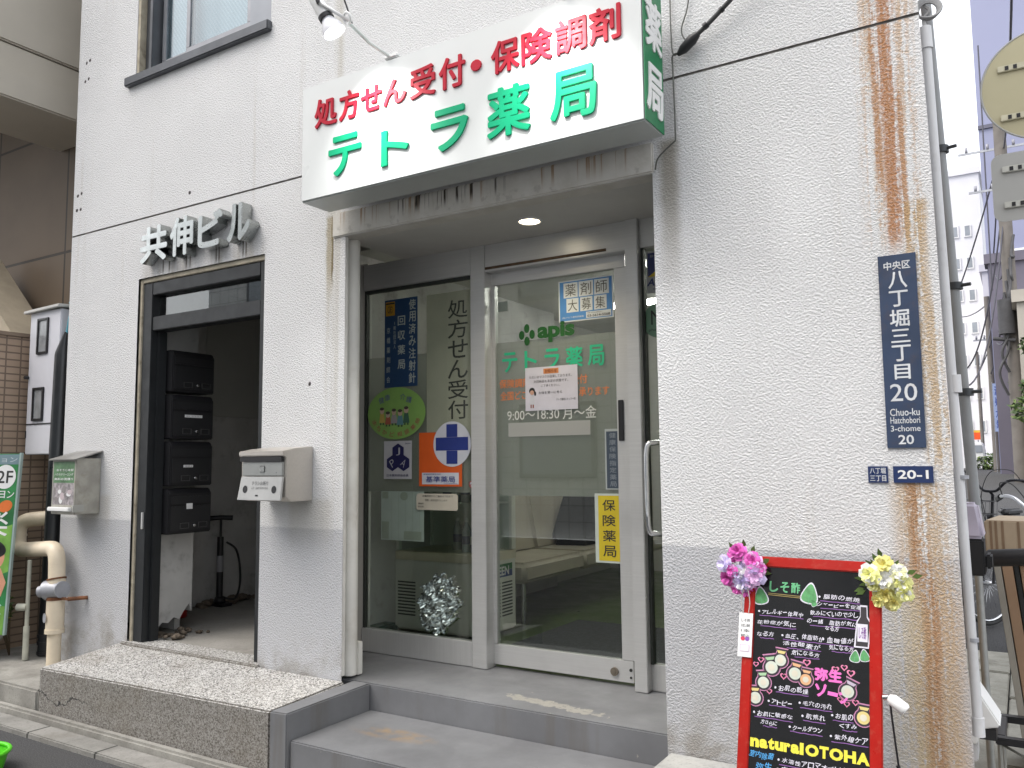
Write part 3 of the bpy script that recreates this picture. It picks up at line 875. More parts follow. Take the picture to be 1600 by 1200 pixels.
# downlight in the soffit
t = thing("downlight", "round lit downlight set in the soffit above the sliding door", "light", (-1.994, .30, 2.565))
q = MB(); q.ring((-1.994, .30, 2.572), (0, 0, 1), .056, .006, 32, 8); q.build("trim_ring", WHITE, t)
q = MB(); q.tube([(-1.994, .30, 2.5725), (-1.994, .30, 2.5735)], .050, 28); q.build("lens", emit("warm_lens", (1, .87, .62), 7), t)
ld = bpy.data.lights.new("downlight_beam", 'SPOT'); ld.energy = 16; ld.spot_size = R(120); ld.spot_blend = 1; ld.color = (1, .86, .62); ld.shadow_soft_size = .05
lo = bpy.data.objects.new("downlight_beam", ld); COL.objects.link(lo); lo.parent = t; lo.location = (0, 0, -.012)

# ------------------------------------------------------------------ steps
q = MB()
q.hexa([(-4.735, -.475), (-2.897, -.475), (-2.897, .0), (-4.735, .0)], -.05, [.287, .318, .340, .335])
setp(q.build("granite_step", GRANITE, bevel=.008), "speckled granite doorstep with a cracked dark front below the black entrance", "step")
t = thing("shop_steps", "grey painted steps leading up to the pharmacy sliding door", "steps", (-2.1, 0, 0))
q = MB(); q.box(-3.30, .062, -.05, -1.2, .66, .332); q.build("upper_step", GREYP, t, bevel=.006)
q = MB(); q.box(-2.785, -.46, -.05, -1.228, .060, .208); q.build("lower_step", GREYP, t, bevel=.006)
q = MB(); q.hexa([(-2.894, -.478), (-2.786, -.478), (-2.786, .06), (-2.894, .06)], -.05, [.320, .325, .333, .333]); q.build("cheek_wall", GREYP, t, bevel=.006)

# ------------------------------------------------------------------ the sign box
t = thing("shop_sign", "white projecting box sign with raised red and green lettering above the shop door", "sign", (-2.05, -.15, 2.685))
sx0, sx1, sy0, sy1, sz0, sz1 = -2.955, -1.142, -.28, -.085, 2.680, 3.262
q = MB()
for a in (-2.7, -1.45): q.box(a, sy1, 2.80, a + .05, -.001, 2.85); q.box(a, sy1, 3.12, a + .05, -.001, 3.17)
q.build("wall_bracket", GREYMET, t, split=True)
q = MB(); q.box(sx0, sy0 + .006, sz0, sx1 - .004, sy1, sz1); q.build("case", SIGNEDGE, t, bevel=.004)
q = MB(); q.box(sx0 + .006, sy0, sz0 + .006, sx1 - .008, sy0 + .0065, sz1 - .006); q.build("face_panel", SIGNW, t)
s = Sheet((0, sy0, 0), lay=.0004)
chs = [("処", -2.862, -2.715), ("方", -2.700, -2.575), ("せ", -2.562, -2.435), ("ん", -2.425, -2.290), ("受", -2.268, -2.125), ("付", -2.105, -1.965), ("・", -1.935, -1.880), ("保", -1.830, -1.690), ("険", -1.680, -1.535), ("調", -1.520, -1.380), ("剤", -1.370, -1.232)]
for c, a, b in chs:
    if c == "・": s.text(c, a, 3.072, b, 3.122, SRED, 1, 0, .007, fat=.0034)
    else: s.text(c, a, 3.028 if c not in "せん" else 3.035, b, 3.172 if c not in "せん" else 3.155, SRED, 1, 0, .007, res=4, fat=.0034)
s.build("red_lettering", t)
s = Sheet((0, sy0, 0), lay=.0004)
for c, a, b, z0_, z1_ in (("テ", -2.765, -2.558, 2.762, 2.960), ("ト", -2.437, -2.275, 2.752, 2.92), ("ラ", -2.150, -1.950, 2.752, 2.945), ("薬", -1.852, -1.640, 2.750, 2.965), ("局", -1.548, -1.340, 2.752, 2.960)):
    s.text(c, a, z0_, b, z1_, SGRN, 1, 0, .008, res=4, fat=.0055)
s.build("green_lettering", t)
q = MB(); q.box(sx1 - .0035, sy0 + .004, sz0 + .004, sx1, sy1 - .003, sz1 - .004); q.build("side_panel", SGRND, t)
s = Sheet((sx1, 0, 0), (0, 1, 0), (0, 0, 1), (1, 0, 0))
s.text("薬", -.266, 2.985, -.102, 3.19, WHITE, 1, 0, .004, fat=.006); s.text("局", -.266, 2.725, -.102, 2.925, WHITE, 1, 0, .004, fat=.006)
s.build("side_lettering", t)

# spotlights on arms above the sign
def spot(lx, label):
    t = thing("sign_spotlight", label, "spotlight", (lx, -.27, 3.262), "white spotlights aimed at the sign")
    head = Vector((lx - .10, -.545, 3.315)); aim = Vector((lx - .10, -.28, 2.97))
    ax = Vector((.33, .22, -.72)).normalized()
    q = MB(); q.tube([(lx, -.262, 3.275), (lx - .015, -.40, 3.29), (lx - .03, -.515, 3.335)], .0075, 10); q.build("arm", M("arm_white", (.62, .68, .66), .4), t, smooth=50)
    q = MB(); q.box(lx - .03, -.285, 3.262, lx + .05, -.22, 3.285); q.build("clamp", WHITE, t, bevel=.006, split=True)
    q = MB()
    p = head - ax * .17
    q.tube([p, p + ax * .10], [.030, .031], 20); q.build("lamp_holder", WHITE, t, smooth=40, bevel=.002)
    q = MB(); q.tube([p + ax * .10, p + ax * .118], .034, 20)
    sd_ = ax.cross(Vector((0, 0, 1))).normalized()
    for k in (-1, 1): q.tube([p + ax * .05 + sd_ * .03 * k, p + ax * .05 + sd_ * .052 * k], .010, 8)
    q.build("collar", BLACK, t, smooth=40)
    q = MB(); q.tube([p + ax * .118, p + ax * .14, p + ax * .165, p + ax * .188], [.026, .034, .048, .051], 24, caps=False); q.tube([p + ax * .118, p + ax * .1185], .026, 12); q.build("reflector", M("par_lamp_white", (.72, .72, .76), .3), t, smooth=50)
    q = MB(); q.tube([p + ax * .181, p + ax * .186], .047, 24); q.build("lens", emit("cold_lens", (.95, .97, 1), 4.0), t)
    q = MB(); q.ring(Vector((lx - .028, -.53, 3.35)), (0.3, 1, .4), .024, .006, 16, 6); q.tube([p + ax * .05 + sd_ * .04, Vector((lx - .03, -.515, 3.345))], .008, 8); q.build("pivot", WHITE, t)
    q = MB(); q.tube(smoothpath([p, p - ax * .08 + Vector((.01, 0, .03)), p + Vector((.06, .04, .10)), p + ax * .06 + Vector((.085, .05, .05)), Vector((lx - .028, -.50, 3.34))]), .004, 6); q.build("lead", BLACK, t, smooth=60)
    L = bpy.data.lights.new("spot_beam", 'SPOT'); L.energy = 27; L.spot_size = R(88); L.spot_blend = 1.0; L.shadow_soft_size = .045; L.color = (1, 1, .97)
    o = bpy.data.objects.new("spot_beam", L); COL.objects.link(o); o.parent = t
    pos = p + ax * .20
    o.location = pos - Vector(t.location)
    o.rotation_euler = (Vector((pos.x + .03, -.28, 2.92)) - pos).to_track_quat('-Z', 'Y').to_euler()
    return t
spot(-2.395, "white spotlight on a thin arm over the left half of the sign")
spot(-1.46, "white spotlight over the right half of the sign, above the top edge of the photo")

# ------------------------------------------------------------------ steel letters over the entrance
def letter(ch, a, b, z0_, z1_, label):
    s = Sheet((0, -.004, 0), lay=.0); k = .981
    a, b, z0_, z1_ = a * k, b * k, 1.4 + (z0_ - 1.4) * k, 1.4 + (z1_ - 1.4) * k
    s.text(ch, a, z0_, b, z1_, LETTER, 0, 0, .068, res=4, fat=.008)
    o = s.build("metal_letter")
    setp(o, label, "letter", "polished steel letters above the black entrance")
letter("共", -4.64, -4.37, 2.652, 2.880, "steel letter with two legs and a crossbar, leftmost above the entrance")
letter("伸", -4.345, -4.125, 2.655, 2.895, "steel letter with four small square openings, second above the entrance")
letter("ビ", -4.085, -3.865, 2.668, 2.885, "steel letter shaped like an open hook, third above the entrance")
letter("ル", -3.825, -3.63, 2.668, 2.890, "steel letter of two curved strokes, rightmost above the entrance")

# ------------------------------------------------------------------ wall letter boxes
t = thing("wall_mailbox", "brushed steel letter box with two round holes right of the black entrance", "mailbox", (-3.31, -.1, 1.205))
a, b, yf = -3.455, -3.130, -.205
q = MB(); q.prism([(a, -.002, 1.215), (a, -.002, 1.492), (a, -.12, 1.482), (a, yf, 1.468), (a, yf, 1.445), (a, yf + .02, 1.435), (a, yf + .02, 1.24), (a, -.15, 1.215)], (b - a, 0, 0)); q.build("body", STEELB, t, bevel=.003)
q = MB(); q.box(a + .012, yf - .002, 1.415, b - .012, yf + .018, 1.44); q.build("slot", BLACK, t, split=True)
q = MB(); q.box(a + .025, yf + .004, 1.345, b - .01, yf + .0195, 1.413); q.build("flap", M("flap_grey", (.36, .37, .36), .35, .5, .08), t, bevel=.002)
q = MB()
q.prism([(a + .02, yf + .002, 1.340), (b - .004, yf + .002, 1.340), (b - .004, yf - .012, 1.222), (a + .006, yf - .012, 1.222)], (0, .012, 0)); q.build("lower_door", M("door_zinc", (.50, .50, .49), .35, .5, .08), t, bevel=.002)
nn = Vector((0, -.118, -.014)).normalized() ; nv = Vector((0, .014, .118)).normalized()
nn = Vector((0, -nv.z, nv.y)).normalized()
s = Sheet((0, yf - .0128, 1.222), (1, 0, 0), nv, nn)
for cx in (a + .06, b - .055): s.ell(cx, .055, .017, .019, BLACK, 1, 20)
s.text("チラシお断り", a + .105, .075, a + .225, .097, M("grey_print", (.2, .2, .2), .5), 1, .01)
s.text("広告・勧誘印刷物の投函", a + .105, .056, a + .225, .068, MC["grey_print"], 1)
s.rect(a + .14, .02, a + .16, .028, BLACK, 1)
s.build("door_print", t)
q = MB(); q.box(-3.30, yf - .001, 1.362, -3.262, yf + .006, 1.395); q.build("flap_emblem", M("embossed", (.42, .43, .42), .3, .6), t, bevel=.004)

t = thing("leaflet_mailbox", "worn steel letter box with a green leaflet showing, at the building's left edge", "mailbox", (-5.1, -.09, 1.10))
q = MB(); q.box(-5.245, -.165, 1.105, -4.985, -.002, 1.452); q.build("body", M("worn_zinc", (.40, .385, .34), .55, .3, .2, 9, 0, 60, .5, .4, (.2, .17, .12), 12), t, bevel=.004)
q = MB(); q.prism([(-5.262, -.185, 1.438), (-5.262, -.002, 1.492), (-5.262, -.002, 1.50), (-5.262, -.187, 1.446)], (.295, 0, 0)); q.build("lid", M("dull_lid", (.30, .295, .28), .45, .5, .2, 8), t, bevel=.002)
s = Sheet((0, -.1655, 0))
LG = M("leaflet_green", (.09, .20, .09), .5, 0, .35, 20); LP = M("leaflet_grey", (.33, .30, .31), .5, 0, .5, 40)
s.brect(-5.228, 1.30, -5.0, 1.432, LG); s.brect(-5.228, 1.165, -5.0, 1.299, LP)
for i, (tx, zz) in enumerate((("おそうじ本部", 1.372), ("ハウスクリーニング", 1.345), ("無料お見積り", 1.316))):
    s.text(tx, -5.215 + .02 * (i == 0), zz, -5.01, zz + .015, PAPER, 1, .02)
for i in range(9):
    s.ell(-5.20 + .02 * i + random.uniform(-.01, .01), 1.19 + random.uniform(0, .07), random.uniform(.012, .03), random.uniform(.01, .025), random.choice([M("lp1", (.5, .42, .44), .5), M("lp2", (.22, .2, .2), .5), PAPER]), 1 + i * .3, 14)
s.build("leaflet", t)
q = MB(); q.box(-5.243, -.192, 1.125, -5.01, -.166, 1.15); q.build("tray_lip", WHITE, t, bevel=.004)
q = MB(); q.box(-5.0, -.176, 1.12, -4.98, -.105, 1.165); q.build("latch", M("latch_zinc", (.45, .45, .42), .4, .5), t, bevel=.003)

# ------------------------------------------------------------------ address plates
s = Sheet((0, -.006, 0))
x0, x1 = -.402, -.282
s.brect(x0, 1.436, x1, 2.105, PLATE, .005)
s.text("中央区", x0 + .018, 2.052, x1 - .018, 2.082, PLATETXT, 1, .02)
for c, z1_, h, hw in (("八", 2.046, .060, .030), ("丁", 1.978, .056, .030), ("堀", 1.912, .060, .031), ("三", 1.843, .046, .030), ("丁", 1.788, .056, .030), ("目", 1.722, .052, .025)):
    s.text(c, (x0 + x1) / 2 - hw, z1_ - h, (x0 + x1) / 2 + hw, z1_, PLATETXT, 1, .016)
s.text("20", x0 + .018, 1.595, x1 - .018, 1.655, PLATETXT, 1, .004)
s.text("Chuo-ku", x0 + .014, 1.545, x1 - .014, 1.570, PLATETXT, 1, .01); s.text("Hatchobori", x0 + .014, 1.519, x1 - .014, 1.541, PLATETXT, 1, .01)
s.text("3-chome", x0 + .014, 1.492, x1 - .014, 1.512, PLATETXT, 1, .008); s.text("20", x0 + .036, 1.448, x1 - .036, 1.480, PLATETXT, 1, .016)
setp(s.build("address_plate"), "tall slate blue street address plate with white characters on the rust streak", "plate")
s = Sheet((0, -.006, 0)); s.brect(-.388, 1.318, -.266, 1.374, NAVY, .006)
s.text("20-1", -.374, 1.331, -.280, 1.361, WHITE, 1, .022)
setp(s.build("number_plate"), "small navy plate reading 20-1 under the tall address plate", "plate")
s = Sheet((0, -.006, 0)); s.brect(-.468, 1.318, -.405, 1.374, NAVY, .006)
s.text("八丁堀", -.462, 1.349, -.411, 1.369, PLATETXT, 1, .012); s.text("三丁目", -.462, 1.323, -.411, 1.343, PLATETXT, 1, .012)
setp(s.build("number_plate"), "smaller navy plate with two rows of characters left of the 20-1 plate", "plate")

# cable coming down the wall to the sign
t = thing("wall_cable", "dark overhead cable running down the wall to the sign's right end", "cable", (-1.0, -.03, 2.95))
q = MB(); q.tube(smoothpath([(-.50, -.10, 3.42), (-.70, -.07, 3.305), (-.86, -.05, 3.19), (-.96, -.04, 3.12), (-1.04, -.03, 3.075)]), [.0095] * 33, 8); q.build("cable_sheath", M("cable_grey", (.05, .05, .05), .6), t, smooth=60)
q = MB(); q.tube([(-1.01, -.035, 3.09), (-1.035, -.032, 3.075), (-1.075, -.03, 3.045), (-1.10, -.025, 3.03)], [.012, .022, .02, .008], 10); q.tube([(-.97, -.04, 3.115), (-.985, -.04, 3.105)], .014, 8); q.tube([(-.905, -.045, 3.158), (-.915, -.045, 3.15)], .013, 8); q.build("clamp_head", BLACK, t, smooth=60, split=True)
q = MB()
q.tube(smoothpath([(-1.09, -.03, 3.035), (-1.12, -.03, 3.03), (-1.125, -.02, 2.98), (-1.122, -.02, 2.8), (-1.122, -.02, 2.68)]), .0035, 6)
q.tube(smoothpath([(-1.04, -.03, 3.07), (-1.07, -.02, 3.09), (-1.085, -.015, 3.14), (-1.06, -.012, 3.22), (-1.05, -.012, 3.30), (-1.07, -.012, 3.38)]), .003, 6)
q.tube(smoothpath([(-1.08, -.03, 3.05), (-1.12, -.02, 3.04), (-1.13, -.015, 3.15), (-1.13, -.012, 3.4)]), .003, 6)
q.tube(smoothpath([(-1.122, -.02, 2.68), (-1.16, -.02, 2.655), (-1.20, -.02, 2.62), (-1.215, -.01, 2.58)]), .0035, 6)
q.build("wire", M("wire_grey", (.12, .125, .11), .6), t, smooth=60, split=True)

# ------------------------------------------------------------------ stickers on the shop glass
YS = yF + .0180
def art(name, label, cat, fn, o=(0, YS, 0), group=None, **k):
    s = Sheet(o, **k); fn(s)
    return setp(s.build(name), label, cat, group)
def dim(name, col): return M(name, col, .5, 0, .06, 12)
D_BLUE = dim("poster_blue", (.012, .045, .115)); D_TXT = dim("poster_pale", (.42, .46, .42)); D_YEL = dim("poster_yellow", (.42, .22, .01))
def f(s):
    s.brect(-3.148, 1.838, -2.906, 2.352, D_BLUE)
    s.rect(-3.140, 2.258, -3.072, 2.340, D_YEL); s.text("㊣", -3.128, 2.268, -3.084, 2.318, INK, 2, .01); s.rect(-3.138, 2.325, -3.074, 2.334, INK, 2)
    s.vtext("使用済み注射針", -2.968, 1.85, -2.918, 2.345, D_TXT, 1, .012)
    s.vtext("回収薬局", -3.050, 1.925, -2.995, 2.265, D_TXT, 1, .012, .66)
    s.vtext("一般社団法人", -3.082, 2.06, -3.064, 2.225, D_TXT, 1, .0)
    s.vtext("京橋薬剤師会", -3.132, 1.855, -3.106, 2.20, D_TXT, 1, .0, .62)
art("blue_poster", "tall dark blue poster with pale vertical lettering and a yellow corner on the left pane", "poster", f)
BAN = M("banner_cloth", (.66, .62, .50), .8, 0, .08, 5)
def f(s):
    s.brect(-2.848, 1.50, -2.545, 2.352, BAN)
    s.vtext("処方せん受付", -2.700, 1.635, -2.565, 2.308, INK, 1, .008, .92)
art("banner", "tall beige hanging banner with large black vertical lettering beside the mullion", "banner", f, (0, yF + .0295, 0))
OG = dim("oval_green", (.20, .36, .09)); OD = dim("oval_dark", (.06, .10, .05))
def f(s):
    n = 40
    s.base([(-3.062 + .213 * math.cos(2 * math.pi * k / n), 1.688 + .150 * math.sin(2 * math.pi * k / n)) for k in range(n)], OG)
    cc = [dim("cl_a", (.45, .33, .08)), dim("cl_b", (.35, .10, .06)), dim("cl_c", (.28, .26, .26)), dim("cl_d", (.10, .22, .25)), dim("cl_e", (.05, .12, .08)), dim("cl_f", (.12, .14, .28))]
    SK = dim("cl_skin", (.45, .33, .25)); HR = dim("cl_hair", (.06, .05, .04))
    for i, (a, b, h, w_) in enumerate(((-3.165, 1.635, .085, .022), (-3.12, 1.625, .07, .024), (-3.075, 1.63, .08, .026), (-3.03, 1.62, .085, .026), (-2.985, 1.63, .09, .024))):
        s.poly([(a - w_, b), (a + w_, b), (a + w_ * .6, b + h * .62), (a - w_ * .6, b + h * .62)], cc[i], 1 + .2 * i)
        s.ell(a, b + h * .82, .017, .019, SK, 2.2 + .2 * i, 16); s.ell(a, b + h * .95, .016, .009, HR, 3.3 + .1 * i, 14)
        s.rect(a - w_ * .7, b - .012, a - w_ * .2, b, OD, 1); s.rect(a + w_ * .2, b - .012, a + w_ * .7, b, OD, 1)
    for i, (c, r_) in enumerate(zip("健康介護", (14, 8, -8, -14))):
        a = (-3.17, -3.125, -3.01, -2.965)[i]; b = (1.765, 1.78, 1.78, 1.762)[i]
        s.text(c, a - .02, b - .018, a + .02, b + .018, dim("oval_txt", (.10, .13, .20)), 2, .01, rot=r_)
    tx = "まちかど相談薬局"
    for i, c in enumerate(tx):
        an = R(205 + i * 130 / 7); a = -3.062 + .175 * math.cos(an); b = 1.688 + .122 * math.sin(an)
        s.text(c, a - .017, b - .014, a + .017, b + .014, dim("oval_red", (.30, .10, .07)), 2, .01, rot=math.degrees(an) + 90)
art("oval_sticker", "green oval sticker with a row of small drawn people on the left pane", "sticker", f)
J1 = dim("jpa_silver", (.42, .42, .44)); J2 = dim("jpa_navy", (.012, .012, .075))
def f(s):
    s.brect(-3.150, 1.312, -2.946, 1.528, J1)
    for a, b, ch, ro in ((-3.045, 1.468, "J", 0), (-3.086, 1.402, "P", 35), (-3.004, 1.402, "A", -35)):
        s.poly([(a + .048 * math.cos(R(30 + 60 * k)), b + .046 * math.sin(R(30 + 60 * k))) for k in range(6)], J2, 1)
        s.text(ch, a - .015, b - .022, a + .015, b + .022, J1, 2, -.008, rot=ro)
    s.text("日本薬剤師会会員", -3.128, 1.325, -2.968, 1.340, J2, 1, .012)
    s.text("Japan", -2.995, 1.507, -2.955, 1.518, J2, 1)
art("hexagon_sticker", "silver sticker with three dark hexagons reading J P A", "sticker", f)
OR = dim("sticker_orange", (.62, .095, .012)); SW = dim("sticker_white", (.56, .57, .62)); SB = dim("sticker_blue", (.018, .035, .20))
def f(s):
    s.brect(-2.893, 1.272, -2.600, 1.570, OR)
    s.rect(-2.872, 1.283, -2.620, 1.347, SW, 1); s.text("保健調剤薬局指定", -2.862, 1.335, -2.74, 1.343, SB, 2); s.text("基準薬局", -2.845, 1.294, -2.645, 1.328, SB, 2, .012); s.text("日本薬剤師会", -2.72, 1.286, -2.63, 1.291, SB, 2)
    s.ell(-2.665, 1.503, .127, .124, SW, 2, 48)
    s.rect(-2.775, 1.468, -2.557, 1.540, SB, 3); s.rect(-2.702, 1.395, -2.628, 1.467, SB, 3); s.rect(-2.702, 1.541, -2.628, 1.612, SB, 3)
art("cross_sticker", "orange square sticker with a blue cross in a white disc", "sticker", f)
def f(s):
    s.ell(-2.536, 1.285, .018, .020, dim("nos_red", (.35, .03, .02)), 1, 24); s.ell(-2.536, 1.285, .012, .013, SW, 2, 24)
    s.line([(-2.546, 1.276), (-2.526, 1.294)], .005, MC["nos_red"], 3); s.rect(-2.545, 1.281, -2.528, 1.285, INK, 2.5)
art("no_smoking_sticker", "tiny round red no-smoking sticker right of the orange square sticker", "sticker", f)
def f(s):
    CR = dim("memo_cream", (.52, .48, .39))
    s.base([(-2.906, 1.142), (-2.636, 1.142), (-2.628, 1.15), (-2.628, 1.222), (-2.640, 1.232), (-2.900, 1.232), (-2.912, 1.22), (-2.912, 1.15)], CR)
    s.text("営業時間外のご連絡は下記まで", -2.87, 1.213, -2.66, 1.224, INK, 1); s.text("夜間・休日対応いたします", -2.85, 1.19, -2.70, 1.202, INK, 1)
    s.text("連絡先", -2.90, 1.172, -2.86, 1.182, INK, 1); s.text("担当者", -2.90, 1.155, -2.86, 1.165, INK, 1)
art("memo_card", "cream card with rounded corners stuck under the orange square sticker", "card", f)
def f(s):
    PB = dim("paper_back", (.64, .70, .66)); TP = dim("tape", (.46, .50, .42))
    s.brect(-3.178, .966, -2.868, 1.242, PB)
    s.rect(-3.17, 1.20, -3.125, 1.238, TP, 1); s.ell(-3.01, 1.215, .028, .024, TP, 1); s.rect(-3.172, .972, -3.12, 1.07, TP, 1); s.rect(-3.01, .972, -2.885, 1.02, TP, 1)
    for i in range(5): s.rect(-3.10 + i * .05, .97, -3.0985 + i * .05, 1.238, TP, .5)
art("paper_sheet", "pale green sheet of paper seen from behind, low on the left pane", "paper", f, (0, yF + .0295, 0))

# stickers on the sliding door
YD = yD + .0100
def f(s):
    BL = dim("recruit_blue", (.07, .23, .52)); WT = dim("recruit_white", (.62, .66, .66))
    s.brect(-2.020, 2.118, -1.709, 2.334, WT); s.rect(-2.013, 2.124, -1.716, 2.328, BL, 1)
    for i, c in enumerate("薬剤師"):
        a = -1.990 + i * .088; s.rect(a, 2.243, a + .082, 2.321, WT, 2); s.text(c, a + .010, 2.250, a + .072, 2.314, dim("serif_ink", (.10, .10, .09)), 3, 0)
    for i, c in enumerate("大募集"):
        a = -1.974 + i * .079; s.rect(a, 2.166, a + .070, 2.238, WT, 2); s.text(c, a + .008, 2.172, a + .062, 2.232, MC["serif_ink"], 3, 0)
    s.rect(-1.862, 2.128, -1.722, 2.160, WT, 2); s.text("お問い合わせは本社まで", -1.855, 2.149, -1.77, 2.157, INK, 3); s.text("03-5614-5568", -1.855, 2.132, -1.728, 2.145, INK, 3, .02)
    s.text("(株)アピス薬剤師募集", -2.0, 2.134, -1.875, 2.145, WT, 2)
art("recruitment_poster", "blue and white recruitment poster at the top of the sliding door", "poster", f, (0, YD, 0))
def f(s):
    G1 = dim("logo_green", (.008, .085, .012)); G2 = dim("film_green", (.02, .44, .23)); OT = dim("film_orange", (.66, .20, .06)); TW = dim("film_white", (.62, .63, .60))
    for a, b in ((0, .034), (0, -.034), (-.032, 0), (.032, 0)): s.ell(-2.215 + a, 2.073 + b, .0165, .024, G1, 1, 24)
    s.text("apis", -2.150, 2.022, -1.930, 2.128, G1, 1, .045)
    for c, a, b in (("テ", -2.372, -2.275), ("ト", -2.232, -2.155), ("ラ", -2.110, -2.020), ("薬", -1.985, -1.885), ("局", -1.858, -1.765)):
        s.text(c, a, 1.880, b, 1.988, G2, 1, .022)
    s.text("保険調剤・処方せん受付", -2.390, 1.795, -1.862, 1.843, OT, 1, .014); s.text("全国どこの処方せんでも承ります", -2.385, 1.730, -1.742, 1.778, OT, 1, .014)
    s.text("9:00～18:30 月～金", -2.342, 1.618, -1.815, 1.682, TW, 1, .004)
art("door_lettering", "green, orange and white shop lettering stuck on the sliding door glass", "lettering", f, (0, YD, 0))
def f(s):
    s.brect(-2.335, 1.535, -1.850, 1.608, film("blank_strip", (.62, .62, .60), .55, .3), .001)
art("pale_strip", "pale blank strip on the door glass under the opening hours", "strip", f, (0, YD - .0015, 0))
def f(s):
    NP = dim("note_paper", (.60, .59, .66)); 
    s.brect(-2.226, 1.668, -1.916, 1.895, NP)
    s.rect(-2.115, 1.858, -2.025, 1.885, dim("note_orange", (.62, .25, .09)), 1); s.text("お知らせ", -2.105, 1.862, -2.035, 1.881, dim("note_brown", (.25, .06, .02)), 2, .02)
    s.text("ただいまマスクが品薄しております。", -2.20, 1.836, -1.95, 1.851, INK, 1); s.text("次回納品も未定の状態です。", -2.175, 1.812, -1.97, 1.827, INK, 1); s.text("ご了承ください。", -2.13, 1.790, -2.02, 1.803, INK, 1)
    s.text("お体を第一に考え", -2.145, 1.752, -2.005, 1.767, INK, 1); s.text("テトラ薬局スタッフ一同", -2.04, 1.714, -1.93, 1.727, INK, 1)
    s.ell(-2.185, 1.772, .018, .017, INK, 1, 20); s.ell(-2.185, 1.763, .012, .012, dim("note_skin", (.55, .33, .24)), 2, 20); s.ell(-2.166, 1.757, .006, .012, INK, 1.5, 12)
    s.poly([(-2.203, 1.70), (-2.167, 1.70), (-2.177, 1.748), (-2.193, 1.748)], SW, 1); s.rect(-2.195, 1.682, -2.188, 1.70, MC["note_brown"], 1); s.rect(-2.182, 1.682, -2.175, 1.70, MC["note_brown"], 1)
art("paper_notice", "white paper notice with an orange heading taped over the door lettering", "notice", f, (0, YD - .004, 0))
def f(s):
    DG = dim("dark_strip", (.05, .07, .10)); s.brect(-1.772, 1.262, -1.683, 1.560, dim("strip_edge", (.40, .43, .42))); s.rect(-1.764, 1.268, -1.690, 1.548, DG, 1)
    s.vtext("健康保険指定薬局", -1.748, 1.272, -1.712, 1.545, dim("strip_txt", (.22, .25, .28)), 2, .012, .75)
art("dark_sticker", "narrow dark slate sticker with vertical lettering above the yellow one", "sticker", f, (0, YD - .0005, 0))
def f(s):
    YE = dim("sticker_yellow", (.58, .45, .02)); s.brect(-1.834, .905, -1.692, 1.242, dim("yel_edge", (.50, .55, .50))); s.rect(-1.815, .915, -1.700, 1.232, YE, 1)
    s.vtext("保険薬局", -1.792, .925, -1.722, 1.222, INK, 2, .010, .74)
art("yellow_sticker", "yellow sticker with four black vertical characters low on the door", "sticker", f, (0, YD - .0005, 0))
def f(s):
    s.brect(-2.395, 2.215, -2.335, 2.268, dim("sq_grey", (.27, .31, .27)))
art("square_sticker", "small plain grey square sticker at the top left of the sliding door", "sticker", f, (0, YD, 0))
YR = yF + .0530
def f(s):
    N1 = dim("sec_navy", (.02, .03, .12)); Y1 = dim("sec_yellow", (.50, .36, .02)); GY = dim("sec_grey", (.33, .34, .34))
    s.brect(-1.520, 2.21, -1.34, 2.415, GY); s.rect(-1.512, 2.29, -1.348, 2.408, N1, 1); s.poly([(-1.512, 2.29), (-1.348, 2.29), (-1.348, 2.40)], Y1, 2)
    s.text("ALSOK", -1.515, 2.245, -1.345, 2.282, N1, 2, .03, shear=.25); s.text("セキュリティ", -1.49, 2.222, -1.37, 2.235, N1, 2); s.text("綜合警備保障", -1.50, 2.385, -1.39, 2.398, GY, 3)
art("security_sticker", "navy and yellow security sticker on the narrow right pane, half hidden by the wall", "sticker", f, (0, YR, 0))
def f(s):
    n = 32; GG = dim("round_green", (.14, .26, .17))
    s.base([(-1.462 + .085 * math.cos(2 * math.pi * k / n), 2.075 + .085 * math.sin(2 * math.pi * k / n)) for k in range(n)], GG)
    s.text("N", -1.502, 2.055, -1.447, 2.125, INK, 1, 0); s.text("pharmacy", -1.515, 2.02, -1.41, 2.037, INK, 1)
art("round_sticker", "round grey-green sticker with the letter N on the narrow right pane", "sticker", f, (0, YR, 0))

# ------------------------------------------------------------------ the menu board
O = Vector((-.8084, -.3252, 1.0854)); U = Vector((.99982, .01809, -.00586)).normalized(); V = Vector((.0005, .28293, .95914)).normalized(); Nn = U.cross(V).normalized()
BW, BH = .412, .826
BRED = M("red_lacquer_frame", (.40, .010, .005), .35, 0, .1, 7, 0, 60, .35, .12, (.55, .3, .2), 40)
BBLK = M("black_board", (.008, .008, .009), .16, 0, .2, 4, 0, 60, .6)
BT = thing("menu_board", "red framed black menu board covered in coloured handwriting, leaning by the wall", "menu board", O - V * BH)
def bp(a, b, d=0): return O + U * a + V * b + Nn * d
def bbox(q, a0, b0, a1, b1, d0, d1):
    q.prism([bp(a0, b0, d0), bp(a1, b0, d0), bp(a1, b1, d0), bp(a0, b1, d0)], Nn * (d1 - d0))
q = MB(); fw = .034
bbox(q, 0, -fw, BW, 0, -.022, 0); bbox(q, 0, -BH, fw, -fw - .0005, -.022, 0); bbox(q, BW - fw, -BH, BW, -fw - .0005, -.022, 0); bbox(q, fw + .0005, -BH + .02, BW - fw - .0005, -BH + .07, -.022, 0)
q.build("frame", BRED, BT, bevel=.003)
q = MB(); bbox(q, fw - .004, -BH + .06, BW - fw + .004, -fw + .004, -.018, -.006); q.build("panel", BBLK, BT)
q = MB()
pa = bp(.09, -.05, -.034); pb = bp(BW - .09, -.05, -.034)
for p_ in (pa, pb):
    q.tube([p_, Vector((p_.x, -.23, .30))], .011, 8)
q.build("rear_leg", BRED, BT, smooth=40, split=True)
